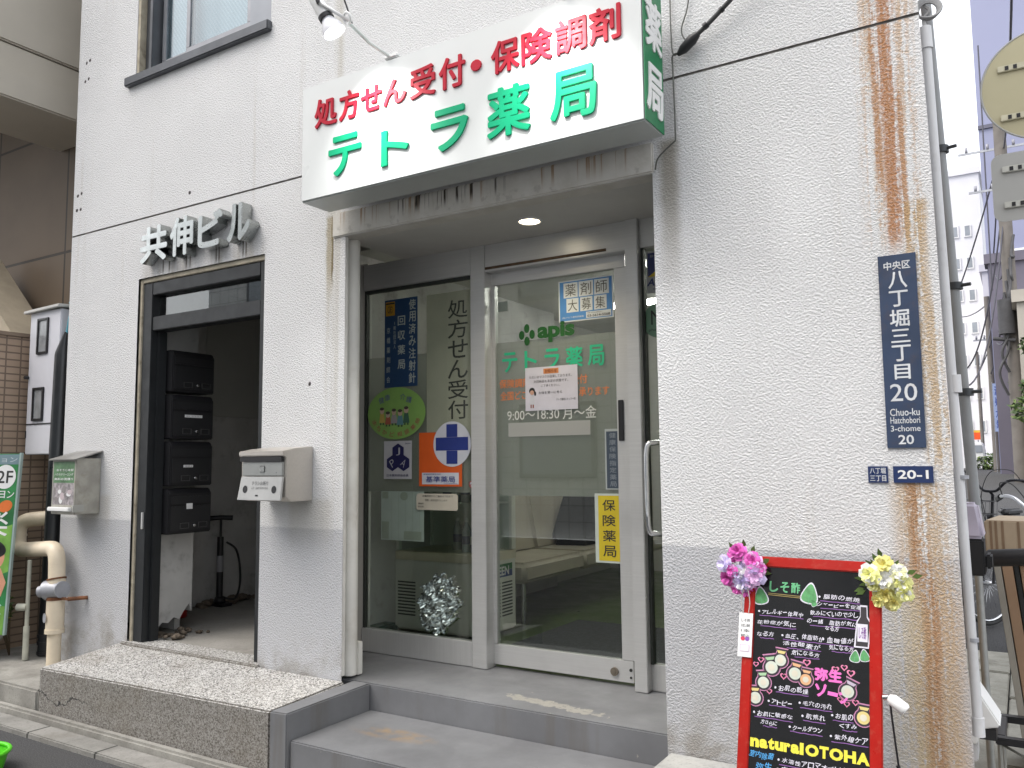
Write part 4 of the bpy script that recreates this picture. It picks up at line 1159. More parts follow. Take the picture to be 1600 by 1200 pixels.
CH = M("marker_white", (.70, .68, .76), .6, 0, .05, 30); CP = M("marker_violet", (.24, .10, .33), .6, 0, .2, 30); CG = M("marker_green", (.12, .42, .20), .6, 0, .1, 30)
CY = M("marker_yellow", (.78, .70, .06), .6, 0, .05, 20); CK = M("marker_pink", (.80, .16, .52), .6, 0, .06, 20); CB = M("marker_blue", (.08, .36, .72), .6, 0, .1, 30); CGO = M("marker_gold", (.34, .26, .08), .6)
s = Sheet(O - Nn * .006, U, V, Nn, lay=.0004)
def hand(tx, a0, b, a1, h=.016, ul=True, m=CH, rot=0.0):
    n = len(tx); w = (a1 - a0) / n
    for i, c in enumerate(tx):
        if c == ' ': continue
        x = a0 + w * i
        if c == '一': s.line([(x + w * .1, b), (x + w * .9, b + .001)], .0026, m, 1); continue
        if c == '、': s.line([(x + w * .15, b - h * .25), (x + w * .4, b - h * .45)], .0026, m, 1); continue
        x = a0 + w * i; k = random.uniform(.74, 1.05); dy = random.uniform(-.0022, .0022) + math.tan(R(rot)) * (x - a0)
        if c == '・':
            s.ell(x + w * .5, b, .0032, .0032, m, 1, 10); continue
        hh = h * k * (.55 if c in 'ーっょャッ' else 1.0)
        if c == 'ー': s.line([(x + w * .1, b + dy), (x + w * .85, b + dy + .001)], .0026, m, 1); continue
        s.text(c, x + w * .06, b - hh / 2 + dy, x + w * .94, b + hh / 2 + dy, m, 1, .012, rot=random.uniform(-9, 9), res=2, shear=random.uniform(.0, .25))
    if ul:
        pts = []; k = 9
        for i in range(k + 1): pts.append((a0 + w * .6 + (a1 - a0 - w * .6) * i / k, b - h * .80 + random.uniform(-.0012, .0012)))
        s.line(pts, .0022, CP, .6)
def leaf(a, b, r, rot):
    pts = []
    for k in range(22):
        t = 2 * math.pi * k / 22
        x = r * .72 * math.sin(t) * (1 - .35 * math.cos(t)); y = r * (math.cos(t) * .95 + .12 * math.cos(2 * t))
        c, q_ = math.cos(R(rot)), math.sin(R(rot)); pts.append((a + x * c - y * q_, b + x * q_ + y * c))
    s.poly([(a + (p[0] - a) * 1.16, b + (p[1] - b) * 1.16) for p in pts], CH, 1); s.poly(pts, M("leaf_drawn", (.10, .33, .12), .6, 0, .25, 60), 2)
    s.line([(a, b), (a + r * .9 * math.sin(R(rot)), b - r * 1.0 * math.cos(R(rot)))], .0015, CG, 3)
for i, c in enumerate("しそ酢"): s.text(c, .078 + i * .034, -.112, .106 + i * .034, -.078, CG, 1, .03, res=3)
s.line([(.075, -.117), (.178, -.120)], .0018, CGO, 1); s.line([(.075, -.122), (.178, -.125)], .0018, CGO, 1)
leaf(.203, -.112, .031, -8); leaf(.216, -.138, .011, 30); leaf(.052, -.130, .027, 10)
hand("・脂肪の燃焼", .222, -.116, .352); hand("シャーピーを促進", .226, -.139, .356, .014); hand("飲みにくいので少し", .205, -.165, .348); hand("の一緒 脂肪が気に", .196, -.192, .345); hand("なる方", .250, -.211, .292, .015, False)
hand("・アレルギー体質や", .040, -.176, .186); hand("花粉症が気に", .042, -.209, .165); hand("なる方", .043, -.246, .098, .015)
hand("・血圧、体脂肪が", .115, -.244, .248); hand("活性酸素が", .124, -.268, .240); hand("気になる方", .152, -.292, .236)
hand("・血糖値が", .236, -.243, .334, .018); hand("気になる方", .262, -.264, .334, .016)
# drawn bottle
bo = [(.352, -.132), (.372, -.132), (.373, -.165), (.384, -.182), (.376, -.258), (.334, -.258), (.341, -.182), (.351, -.165)]
s.poly(bo, CH, 1); ci = (.359, -.2)
s.poly([(ci[0] + (a - ci[0]) * .80, ci[1] + (b - ci[1]) * .92) for a, b in bo], M("bottle_drawn", (.03, .025, .03), .5), 2)
s.rect(.344, -.240, .373, -.188, CH, 3); s.text("しそ酢", .348, -.232, .369, -.196, CP, 4, .01)
leaf(.337, -.286, .017, -6); leaf(.364, -.281, .017, 8)
PI = M("potion_outline", (.52, .22, .38), .6)
def potion(a, b, r, body, top, rot=0):
    c, q_ = math.cos(R(rot)), math.sin(R(rot))
    def tr(pts): return [(a + x * r * c - y * r * q_, b + x * r * q_ + y * r * c) for x, y in pts]
    sil = [(-.95 * math.cos(R(k)), -.95 * math.sin(R(k)) - .1) for k in range(-50, 231, 20)] + [(.55, .95), (.75, 1.35), (-.75, 1.35), (-.55, .95)]
    s.poly([(a + (p[0] - a) * 1.24, b + (p[1] - b) * 1.20) for p in tr(sil)], PI, 1)
    s.poly([(a + (p[0] - a) * 1.10, b + (p[1] - b) * 1.08) for p in tr(sil)], M("potion_dark", (.03, .02, .03), .6), 2)
    s.ell(a + .1 * r * q_, b - .1 * r * c, r * .78, r * .78, body, 3, 22); s.poly(tr([(-.42, .82), (.42, .82), (.62, 1.2), (-.62, 1.2)]), top, 3)
    s.ell(a + .1 * r * q_, b - .1 * r * c, r * .42, r * .42, M("potion_core", (.66, .62, .50), .6), 4, 16)
pw = M("potion_pale", (.60, .64, .55), .6); po = M("potion_peach", (.74, .42, .22), .6); pl = M("potion_lilac", (.52, .45, .55), .6); py_ = M("potion_straw", (.68, .56, .22), .6); pg = M("potion_mint", (.36, .55, .33), .6)
potion(.120, -.318, .022, pw, py_, -5); potion(.093, -.342, .024, pw, pg, 12); potion(.070, -.390, .022, pw, pg, 8); potion(.047, -.438, .022, pw, py_, 4)
potion(.165, -.352, .023, pw, po, -10); potion(.197, -.366, .021, po, po, -6); potion(.318, -.385, .023, pw, pl, -22); potion(.361, -.452, .023, py_, py_, -4)
for a, b, r in ((.199, -.318, .012), (.060, -.325, .010), (.045, -.340, .009), (.131, -.366, .011), (.089, -.416, .009), (.282, -.328, .011), (.307, -.320, .010), (.326, -.334, .012), (.315, -.423, .009), (.339, -.415, .010), (.296, -.412, .008)):
    s.poly(heart(a, b, r), M("heart_pink", (.72, .22, .38), .6), 1); s.poly(heart(a, b + r * .04, r * .58), BBLK, 2)
for i, c in enumerate("弥生"): s.text(c, .222 + i * .040, -.366, .262 + i * .040, -.328, CK, 2, .05)
s.line([(.261, -.398), (.290, -.401)], .011, CK, 2)
for i, c in enumerate("ソープ"):
    if c != "ー": s.text(c, .224 + i * .034, -.412 - i * .006, .258 + i * .034, -.374 - i * .006, CK, 2, .05)
hand("・お肌の乾燥", .098, -.402, .206); hand("・アトピー", .080, -.444, .160, .015); hand("・毛穴の汚れ", .172, -.437, .275); hand("・お肌に敏感な", .036, -.482, .162); hand("方さらに", .066, -.507, .116, .014)
hand("・肌荒れ", .180, -.473, .256); hand("・お肌の", .266, -.459, .334, .017); hand("くすみ", .293, -.484, .344, .015); hand("・クールダウン", .146, -.509, .248); hand("・紫外線ケア", .262, -.517, .374, .018)
tx = "natural OTOHA"; xs_ = [.036, .068, .092, .113, .138, .158, .184, .0, .198, .236, .265, .303, .341, .378]
wd = {0: (.037, .064), 1: (.065, .090), 2: (.091, .110), 3: (.111, .137), 4: (.138, .157), 5: (.158, .183), 6: (.184, .195), 8: (.200, .238), 9: (.240, .266), 10: (.268, .306), 11: (.308, .341), 12: (.342, .378)}
for i, (a, b) in wd.items():
    c = tx[i]; top = -.549 if (c.isupper() or c in 'tl') else -.556
    s.text(c, a, -.582, b, top, CY, 2, .055)
hand("室内除菌", .036, -.602, .110, .022, False, CB); hand("弥生", .056, -.632, .106, .022, False, CB)
hand("・水溶性アロマオブリキン", .114, -.606, .338, .017); hand("・まごごろのハーブ", .112, -.632, .290, .016)
hand("虫よけにもどうぞ", .080, -.668, .300, .017); hand("店内にてお試しください", .060, -.704, .330, .017)
s.build("handwriting", BT)
setp(BT)
# bouquets of cloth flowers on the board's corners
def flower(q, c, r, mi, nrm):
    nrm = Vector(nrm).normalized(); u = nrm.orthogonal().normalized(); w_ = nrm.cross(u); c = Vector(c)
    for layer, (rr, lift, np_) in enumerate(((1.0, .15, 7), (.75, .45, 6), (.45, .8, 5))):
        for k in range(np_):
            a = 2 * math.pi * (k + layer * .5) / np_ + random.uniform(-.15, .15)
            d = u * math.cos(a) + w_ * math.sin(a); t_ = d.cross(nrm)
            r1 = r * rr * random.uniform(.85, 1.1)
            base = c + nrm * r * .1 * layer
            tip = base + d * r1 + nrm * r * lift * random.uniform(.6, 1.1)
            mid = base + d * r1 * .6 + nrm * r * lift * .35
            wd_ = r1 * .48
            m_ = mi if random.random() > .3 else mi + 1
            q.face([base, mid - t_ * wd_, tip - t_ * wd_ * .62], m_); q.face([base, tip - t_ * wd_ * .62, tip + t_ * wd_ * .62 + nrm * r * .05], m_); q.face([base, tip + t_ * wd_ * .62 + nrm * r * .05, mid + t_ * wd_], m_)
def bouquet(name, label, c, cols, spots, r=.03):
    t = thing(name, label, "flowers", c, "cloth flower bouquets on the menu board's corners")
    mats = []
    for col in cols: mats += [M("petal_%d" % len(MC), col, .7, 0, .15, 60), M("petal_%d" % (len(MC) + 1), tuple(min(.9, k * 1.3 + .04) for k in col), .7, 0, .15, 60)]
    for a, b, ci, rr in spots:
        q = MB(); flower(q, Vector(c) + Vector((a, -.012 + random.uniform(-.02, .008), b)), r * rr, 0, (a * 6, -1, b * 6))
        o = q.build("flower", mats[ci * 2:ci * 2 + 2], t, norm=False, smooth=30)
    q = MB(); gm = M("bouquet_leaf", (.10, .17, .04), .7, 0, .3, 40)
    for k in range(22):
        a = random.uniform(0, 2 * math.pi); rr = random.uniform(.02, .072); p_ = Vector(c) + Vector((rr * math.cos(a), .012, rr * math.sin(a)))
        d = Vector((math.cos(a), -.3, math.sin(a))); n_ = d.cross(Vector((0, 1, 0))).normalized()
        q.face([p_, p_ + d * .014 + n_ * .008, p_ + d * .032, p_ + d * .014 - n_ * .008])
    q.build("leaves", gm, t, norm=False)
    return t
bouquet("flower_bouquet", "pink and lilac cloth flowers on the menu board's left corner", (-.812, -.345, 1.040),
        [(.60, .10, .42), (.74, .42, .64), (.52, .46, .78), (.82, .70, .74)],
        [(-.012, .058, 0, 1.05), (-.055, .020, 3, 1.0), (-.048, -.026, 0, 1.1), (.010, .012, 3, .85), (.035, .032, 1, 1.1), (.043, -.012, 2, 1.2), (.000, -.038, 3, 1.0), (.012, -.062, 1, 1.0), (-.022, -.058, 1, .8), (.060, .008, 1, .7), (-.03, .045, 1, .8), (-.01, -.01, 3, .9), (.02, -.035, 2, .9), (-.03, .0, 1, .8)])
bouquet("flower_bouquet", "yellow and white cloth flowers on the menu board's right corner", (-.378, -.352, 1.032),
        [(.82, .74, .28), (.82, .83, .76), (.70, .76, .40)],
        [(-.005, .048, 0, 1.05), (-.042, .020, 1, 1.1), (.035, .030, 2, .9), (.040, -.004, 1, 1.0), (-.005, .004, 2, 1.0), (-.005, -.036, 0, 1.15), (.045, -.030, 1, .95), (.014, -.060, 0, .9), (-.022, -.056, 0, .8), (-.035, -.010, 1, .8)])
s = Sheet(bp(.010, -.255, .006), U, V, Nn)
s.brect(-.022, -.068, .022, .068, WHITE, .004)
for i in range(4): s.text(("しそ酢", "お試し価格", "1本", "税込")[i], -.014, .040 - i * .016, .014, .050 - i * .016, INK, 1)
s.ell(-.007, -.012, .007, .007, M("tag_red", (.6, .05, .1), .5), 1, 14); s.ell(.007, -.012, .007, .007, M("tag_violet", (.25, .08, .4), .5), 1, 14); s.rect(-.015, -.052, .015, -.030, M("tag_line", (.6, .45, .6), .5), 1); s.rect(-.013, -.05, .013, -.032, WHITE, 2)
tg = s.build("price_tag"); setp(tg, "white paper tag with small print hanging from the pink bouquet", "tag")
q = MB(); q.tube(smoothpath([bp(.0, -.186, .008), bp(-.006, -.15, .014), bp(.004, -.11, .02)]), .0018, 6); q.tube(smoothpath([bp(.018, -.186, .008), bp(.022, -.15, .014), bp(.012, -.10, .02)]), .0018, 6)
q.build("string", M("string", (.55, .5, .45), .8), tg)
# small white clip with a cord to the right of the board
t = thing("board_clip_light", "small white clip light with a hanging black cord beside the menu board's right edge", "light", (-.345, -.27, .70))
c0 = bp(BW + .004, -.390, -.004)
q = MB(); q.tube([c0, c0 + Vector((.016, -.004, .004))], .009, 10); q.build("clip", CHROME, t, smooth=40, split=True)
q = MB(); q.tube([c0 + Vector((.014, -.004, .002)), c0 + Vector((.024, -.006, -.002)), c0 + Vector((.055, -.012, -.022)), c0 + Vector((.060, -.013, -.026))], [.010, .017, .018, .014], 14); q.build("shade", WHITE, t, smooth=50)
q = MB(); q.tube(smoothpath([c0 + Vector((.016, 0, -.004)), c0 + Vector((.020, .004, -.07)), c0 + Vector((.026, .008, -.15)), c0 + Vector((.030, .01, -.20))]), .0032, 6); q.tube([c0 + Vector((.028, .01, -.19)), c0 + Vector((.031, .01, -.215))], .006, 8); q.build("cord", BLACK, t, smooth=60)

# ------------------------------------------------------------------ inside the shop
t = thing("display_fridge", "white glass-fronted display fridge with bottles behind the left pane", "fridge", (-3.2, 1.28, .331))
fx0, fx1, fy0, fy1 = -3.50, -2.81, 1.06, 1.47
FRI = M("fridge_white", (.74, .75, .68), .45, 0, .05, 4)
q = MB(); q.box(fx0, fy0, .36, fx1, fy1, .83); q.build("base_cabinet", FRI, t, bevel=.012)
q = MB(); q.box(fx0 - .002, fy0 - .004, .79, fx1 + .002, fy1, .845); q.build("band", M("fridge_cream", (.70, .65, .50), .5), t, bevel=.004)
q = MB()
for a, b, c, d in ((fx0, fy0, fx0 + .05, fy0 + .05), (fx1 - .05, fy0, fx1, fy0 + .05), (fx0, fy1 - .05, fx0 + .05, fy1), (fx1 - .05, fy1 - .05, fx1, fy1)): q.box(a, b, .85, c, d, 1.88)
q.box(fx0, fy0, 1.88, fx1, fy1, 1.98); q.box(fx0 + .012, fy1 - .03, .85, fx1 - .012, fy1 - .01, 1.88)
for zz in (1.14, 1.44): q.box(fx0 + .02, fy0 + .06, zz, fx1 - .02, fy1 - .04, zz + .012)
q.build("frame", FRI, t, bevel=.003)
q = MB(); q.box(fx0 + .051, fy0 + .02, .85, fx1 - .051, fy0 + .026, 1.88); q.box(fx1 - .026, fy0 + .051, .85, fx1 - .02, fy1 - .051, 1.88); q.build("glass_door", GLASSC, t)
q = MB()
for i in range(11): q.box(fx0 + .06, fy0 - .002, .45 + i * .02, fx0 + .20, fy0 + .001, .459 + i * .02)
for i in range(11):
    for j in (0, 1): q.box(fx1 - .001, fy0 + .10 + j * .14, .45 + i * .02, fx1 + .002, fy0 + .22 + j * .14, .459 + i * .02)
q.build("vent_grille", M("grille_dark", (.06, .065, .06), .6), t, split=True)
s = Sheet((fx1 + .001, 0, 0), (0, 1, 0), (0, 0, 1), (1, 0, 0)); FG = M("fridge_green", (.03, .16, .05), .5); FB = M("fridge_blue", (.03, .06, .2), .5)
s.rect(fy0 + .06, .69, fy0 + .36, .73, FB, 1); s.rect(fy0 + .06, .731, fy0 + .36, .77, FG, 1); s.text("GREEN", fy0 + .10, .70, fy0 + .32, .755, PAPER, 2, .03)
s.build("brand_strip", t)
BOT = [M("bottle_blue", (.12, .22, .36), .2), M("bottle_clear", (.42, .48, .50), .15)]
bt = None
def bottle(x, y, z, k):
    t_ = thing("drink_bottle", "small plastic drink bottle on a shelf of the display fridge", "bottle", (x, y, z), "drink bottles in the fridge")
    q = MB(); q.tube([(x, y, z), (x, y, z + .012), (x, y, z + .13), (x, y, z + .165), (x, y, z + .185)], [.026, .029, .029, .014, .012], 12); q.build("bottle_body", BOT[k], t_, smooth=50)
    q = MB(); q.tube([(x, y, z + .185), (x, y, z + .203)], .014, 10); q.build("cap", PAPER, t_, smooth=40)
    q = MB(); q.tube([(x, y, z + .05), (x, y, z + .10)], .0295, 12, caps=False); q.build("label_wrap", FB if k else PAPER, t_, smooth=60)
    return t_
proto = [bottle(-2.93, 1.18, .8455, 0), bottle(-3.00, 1.19, .8455, 1)]
for i in range(9):
    p_ = proto[i % 2]; px_ = -2.93 - .07 * (i % 4); 
    copy_tree(p_, None, (px_, 1.29 if i < 4 else 1.18, .8455 if i < 4 else 1.1525))
# bench and cushion
t = thing("waiting_bench", "long beige upholstered bench with a backrest along the shop's left wall", "bench", (-3.0, 2.6, .331))
VIN = M("beige_vinyl", (.46, .42, .34), .45, 0, .06, 3, .1, 60)
for i in range(3):
    a = 1.50 + i * .86
    q = MB(); q.box(-3.28, a, .62, -2.76, a + .85, .755); q.build("seat", VIN, t, bevel=.03, seg=3, smooth=50)
    q = MB(); q.prism([(-3.30, a, .74), (-3.17, a, .74), (-3.26, a, 1.22), (-3.36, a, 1.22)], (0, .85, 0)); q.build("backrest", VIN, t, bevel=.025, seg=3, smooth=50)
for xx_, yy_ in ((-2.80, 1.54), (-3.24, 1.54), (-2.80, 4.0), (-3.24, 4.0)):
    q = MB(); q.tube([(xx_, yy_, .335), (xx_, yy_, .62)], .016, 10); q.build("leg", CHROME, t, smooth=40)
q = MB(); q.hexa([(-3.20, 2.55), (-2.86, 2.62), (-2.88, 3.35), (-3.20, 3.30)], .757, 1.18, 0, .62)
setp(q.build("black_cushion", M("black_fabric", (.006, .006, .007), .9, 0, .2, 30), bevel=.05, seg=4, smooth=60), "large black cushion resting on the beige bench", "cushion")
q = MB(); q.box(-2.62, 1.05, .333, -1.30, 1.95, .345)
setp(q.build("door_mat", M("mat_grey", (.06, .065, .07), .95, 0, .3, 40, .6, 200), bevel=.003), "dark grey mat lying on the green floor inside the door", "mat")
q = MB(); q.box(-3.60, .70, .333, -3.36, .98, .42)
setp(q.build("floor_tray", M("tray_teal", (.03, .07, .06), .35), bevel=.02, seg=3, smooth=50), "dark low tray on the floor at the left end of the shop window", "tray")
# crumpled foil sheet on the left pane
q = MB(); nx_, nz_ = 26, 34; cx_, cz_ = -2.80, .62
gr_ = {}
for i in range(nx_ + 1):
    for j in range(nz_ + 1):
        a = (i / nx_ - .5) * 2; b = (j / nz_ - .5) * 2
        k = math.sqrt(max(0, 1 - .5 * b * b)); kk = math.sqrt(max(0, 1 - .5 * a * a))
        x = cx_ + a * (.14 + .012 * math.sin(b * 9)) * k + b * .025 + random.uniform(-.004, .004); z = cz_ + b * (.165 + .018 * math.sin(a * 11 + 1)) * kk + random.uniform(-.004, .004)
        gr_[i, j] = q.b.verts.new((x, yF + .075 + random.uniform(-.011, .011) + .02 * math.sin(a * 7 + b * 3) * math.cos(b * 5) + (.03 * max(abs(a), abs(b)) ** 4) * random.uniform(-.4, 1), z))
for i in range(nx_):
    for j in range(nz_):
        a, b, c, d_ = gr_[i, j], gr_[i + 1, j], gr_[i + 1, j + 1], gr_[i, j + 1]
        q.b.faces.new((a, b, c)); q.b.faces.new((a, c, d_))
fo = q.build("foil_decoration", M("crumpled_foil", (.80, .82, .84), .14, 1.0, .05)); sm = fo.modifiers.new("thick", 'SOLIDIFY'); sm.thickness = .001
setp(fo, "crumpled silver foil sheet behind the bottom of the left pane", "foil")

# ------------------------------------------------------------------ left of the building
TILE = tilemat("brown_wall_tile", (.37, .275, .20), (.41, .305, .225), (.17, .125, .095), .10, .05, 'yz', .0055, .55, .5, 0.0)
t = thing("neighbour_building", "brown neighbouring building with a tiled low wall and a dark overhanging upper floor", "building", (-7, 2, 0))
q = MB(); q.box(-6.6, -.24, .16, -6.0, 4.0, 2.315); q.build("tile_wall", TILE, t)
q = MB(); q.box(-6.62, -.26, 2.316, -5.985, 4.0, 2.345); q.build("wall_coping", M("coping_brown", (.22, .165, .12), .6), t, bevel=.004)
PAN = M("overhang_panel", (.50, .465, .40), .7, 0, .05, 2)
q = MB()
q.box(-6.72, -.85, 4.245, -6.06, .60, 4.445); q.box(-6.72, -.85, 4.452, -6.05, .60, 7.5); q.box(-6.72, -.85, 4.02, -6.0, .62, 4.24)
q.build("overhang", PAN, t, bevel=.012)
q = MB(); q.box(-12, .62, 2.0, -6.0, .70, 7.5); q.box(-5.99, .62, 2.0, -5.45, .70, 7.5)
q.build("back_wall", tilemat("porch_shade_tile", (.15, .11, .075), (.16, .118, .08), (.05, .04, .03), 1.1, 1.05, 'xz', .012, .6, .5, 0.0), t)  # dark colour stands in for the shade lying on this wall
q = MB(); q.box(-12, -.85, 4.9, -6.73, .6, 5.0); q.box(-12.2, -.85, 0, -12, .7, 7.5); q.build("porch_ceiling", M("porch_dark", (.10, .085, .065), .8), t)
q = MB(); q.prism([(-7.4, .2, 2.3), (-6.4, .2, 2.3), (-7.4, .2, 3.2)], (0, .3, 0)); q.build("stair_flank", M("stair_beige", (.42, .36, .27), .8), t)
# meter cabinet
t = thing("meter_cabinet", "tall white meter cabinet with two dark framed windows at the building's left edge", "cabinet", (-5.7, .15, 1.48))
q = MB(); q.box(-5.895, .0, 1.485, -5.515, .28, 2.475); q.build("cabinet_body", M("cabinet_paint", (.60, .60, .64), .5, 0, .05, 4), t, bevel=.006)
q = MB(); q.prism([(-5.935, -.03, 2.468), (-5.50, -.03, 2.48), (-5.47, .30, 2.50), (-5.935, .30, 2.488)], (0, 0, .022)); q.build("cabinet_roof", M("cabinet_roof_paint", (.52, .51, .48), .5, 0, .1, 5), t, bevel=.004)
for z0_, z1_, xo in ((2.175, 2.425, 0), (1.715, 1.945, -.025)):
    q = MB(); x0_, x1_ = -5.79 + xo, -5.655 + xo
    q.box(x0_, -.012, z0_, x0_ + .016, .003, z1_); q.box(x1_ - .016, -.012, z0_, x1_, .003, z1_); q.box(x0_ + .016, -.012, z1_ - .016, x1_ - .016, .003, z1_); q.box(x0_ + .016, -.012, z0_, x1_ - .016, .003, z0_ + .016)
    wn_ = q.build("meter_window", BLACK, t, bevel=.002)
    q = MB(); q.box(x0_ + .015, -.003, z0_ + .015, x1_ - .015, .004, z1_ - .015); q.build("pane", M("meter_pane", (.26, .27, .28), .12, 0, .2, 12), wn_)
q = MB(); q.box(-5.89, -.004, 1.690, -5.53, .002, 1.698); q.box(-5.89, -.006, 1.60, -5.885, .002, 1.65); q.build("door_seam", RUBBER, t)
q = MB(); q.tube([(-5.885, -.002, 2.02), (-5.885, -.03, 2.02)], .012, 10); q.build("knob", BLACK, t, smooth=40)
# black cable guard
t = thing("cable_guard", "tall black cable guard pipe standing against the building's left edge", "pipe", (-5.50, .02, .165))
q = MB(); q.tube([(-5.565, .02, .17), (-5.508, .02, 2.15), (-5.507, .02, 2.17), (-5.478, .02, 2.31)], [.050, .050, .047, .012], 20); q.build("guard_tube", M("guard_black", (.010, .012, .014), .35, 0, .3, 5), t, smooth=40)
q = MB()
for zz in (.175, .24, .285): q.tube([(-5.564, .02, zz), (-5.564, .02, zz + .02)], .055, 20)
q.build("band", BLACK, t, smooth=40, split=True)
q = MB(); q.tube(smoothpath([(-5.478, .02, 2.30), (-5.46, .02, 2.36), (-5.45, .03, 2.42), (-5.46, .05, 2.50)]), .006, 6); q.tube(smoothpath([(-5.47, .02, 2.30), (-5.45, .015, 2.38), (-5.435, .02, 2.46), (-5.47, .03, 2.515)]), .005, 6); q.build("cable", M("cyan_cable", (.12, .42, .52), .5), t, smooth=60, split=True)
# cream drain pipe with a siamese valve
t = thing("cream_pipe", "cream drain pipe with elbows and a grey capped valve before the black guard", "pipe", (-5.26, -.1, .165))
q = MB()
def bend(pts, r=.075, n=6):
    P_ = [Vector(p) for p in pts]; out = [P_[0]]
    for a, b, c in zip(P_, P_[1:], P_[2:]):
        d1 = (a - b).normalized(); d2 = (c - b).normalized()
        p1, p2 = b + d1 * r, b + d2 * r
        for k in range(n + 1):
            u_ = k / n; out.append(p1 * (1 - u_) ** 2 + b * 2 * u_ * (1 - u_) + p2 * u_ ** 2)
    out.append(P_[-1]); return out
q.tube(bend([(-5.255, -.10, .62), (-5.27, -.10, .885), (-5.81, -.06, .845), (-5.83, -.05, 1.04), (-5.56, .13, 1.065)], .085), .049, 18)
q.tube([(-5.26, -.10, .14), (-5.26, -.10, .36), (-5.26, -.10, .37), (-5.26, -.10, .565)], [.041, .041, .053, .053], 18)
q.build("pipe_run", CREAM, t, smooth=45)
q = MB(); q.tube([(-5.26, -.10, .36), (-5.26, -.10, .385)], .057, 18); q.tube([(-5.26, -.10, .655), (-5.262, -.10, .69)], .054, 18); q.tube([(-5.26, -.10, .56), (-5.26, -.10, .66)], .045, 16)
q.tube([(-5.82, -.055, .935), (-5.822, -.054, .95)], .053, 18); q.build("coupling", CREAM, t, smooth=40, split=True)
q = MB(); q.tube([(-5.26, -.10, .565), (-5.26, -.10, .585)], .056, 18); q.tube([(-5.26, -.10, .69), (-5.262, -.10, .70)], .057, 18); q.box(-5.25, -.105, .57, -5.12, -.095, .585); q.tube([(-5.13, -.10, .578), (-5.08, 0, .578)], .012, 8); q.build("rusty_clamp", RUSTM, t, smooth=40, split=True)
q = MB(); q.tube([(-5.20, -.10, .63), (-5.27, -.115, .63), (-5.31, -.135, .622), (-5.315, -.137, .62), (-5.35, -.155, .615)], [.045, .060, .062, .040, .036], 18); q.tube([(-5.19, -.10, .632), (-5.205, -.10, .632)], .052, 16); q.build("valve", GREYMET, t, smooth=40)
s = Sheet((-5.26, -.1612, .46)); s.ell(-.012, .0, .018, .030, GREYMET, 1, 18); s.build("round_sticker", t)
# pale thin pipe behind
q = MB(); q.tube([(-5.53, -.13, .17), (-5.525, -.13, .80)], .013, 10); q.tube([(-5.53, -.13, .17), (-5.53, -.13, .38)], .019, 10); q.tube([(-5.53, -.13, .50), (-5.59, -.16, .50)], .024, 12)
setp(q.build("thin_pipe", M("thin_pipe_paint", (.42, .42, .35), .6, 0, .2, 12), smooth=50), "thin pale vertical pipe with a small cap behind the cream pipe", "pipe")
# poster stand
q_o = Vector((-5.865, -.315, .335)); pu = Vector((.95, .31, 0)).normalized(); pv = Vector((.055, .02, 1)).normalized(); pn = pu.cross(pv).normalized()
t = thing("massage_poster_stand", "tall green poster stand marked 2F in front of the brown tiled wall", "sign", q_o)
s = Sheet(q_o, pu, pv, pn)
PG = M("poster_green", (.03, .20, .06), .4, 0, .4, 5); PGL = M("poster_green_light", (.18, .38, .07), .4, 0, .3, 7); PSK = M("poster_skin", (.62, .30, .19), .5, 0, .12, 9)
s.brect(-.32, -.0, .275, 1.155, PG, .01)
s.poly([(-.30, .52), (.26, .70), (.26, .40), (-.3, .2)], PGL, .5); s.rect(-.3, 0, .26, .18, PGL, .5)
s.rect(-.32, 1.085, .275, 1.150, M("poster_slate", (.16, .24, .27), .4), 1); s.text("リラクゼーション", -.30, 1.10, .25, 1.135, M("poster_pale_txt", (.5, .55, .58), .5), 2)
s.ell(.165, 1.005, .085, .078, PAPER, 1, 36); s.text("2F", .105, .965, .228, 1.045, INK, 2, .01)
for c, a in zip("ーション", (-.02, .055, .125, .195)): s.text(c, a, .868, a + .055, .915 if c != "ー" else .896, PAPER, 2, .01)
s.ell(.19, .815, .055, .038, M("poster_orange", (.66, .16, .03), .5), 1, 20, 15)
s.text("楽", .0, .62, .225, .79, PAPER, 2, .01); s.text("に", .01, .565, .12, .62, PAPER, 2, .01)
s.ell(.115, .475, .11, .085, PSK, 1, 30, 20); s.ell(.13, .545, .10, .055, INK, 2, 30, -12); s.ell(.185, .535, .035, .035, INK, 2, 18)
s.poly([(.03, .40), (.20, .42), (.25, .33), (.22, .24), (.02, .26)], PSK, 1); s.ell(.075, .42, .05, .07, PSK, 1.5, 20, 30)
for i, tx_ in enumerate(("全身30分", "足つぼ40分", "アロマ60分")): s.text(tx_, .0, .165 - i * .055, .235, .20 - i * .055, M("poster_sky", (.55, .72, .75), .5), 2, .01)
s.build("poster", t)
q = MB()
for a in (-.325, .268): q.prism([q_o + pu * a - pn * .012, q_o + pu * (a + .014) - pn * .012, q_o + pu * (a + .014) + pn * .006, q_o + pu * a + pn * .006], pv * 1.16)
q.build("stand_frame", M("poster_frame", (.36, .46, .44), .4, .3), t)
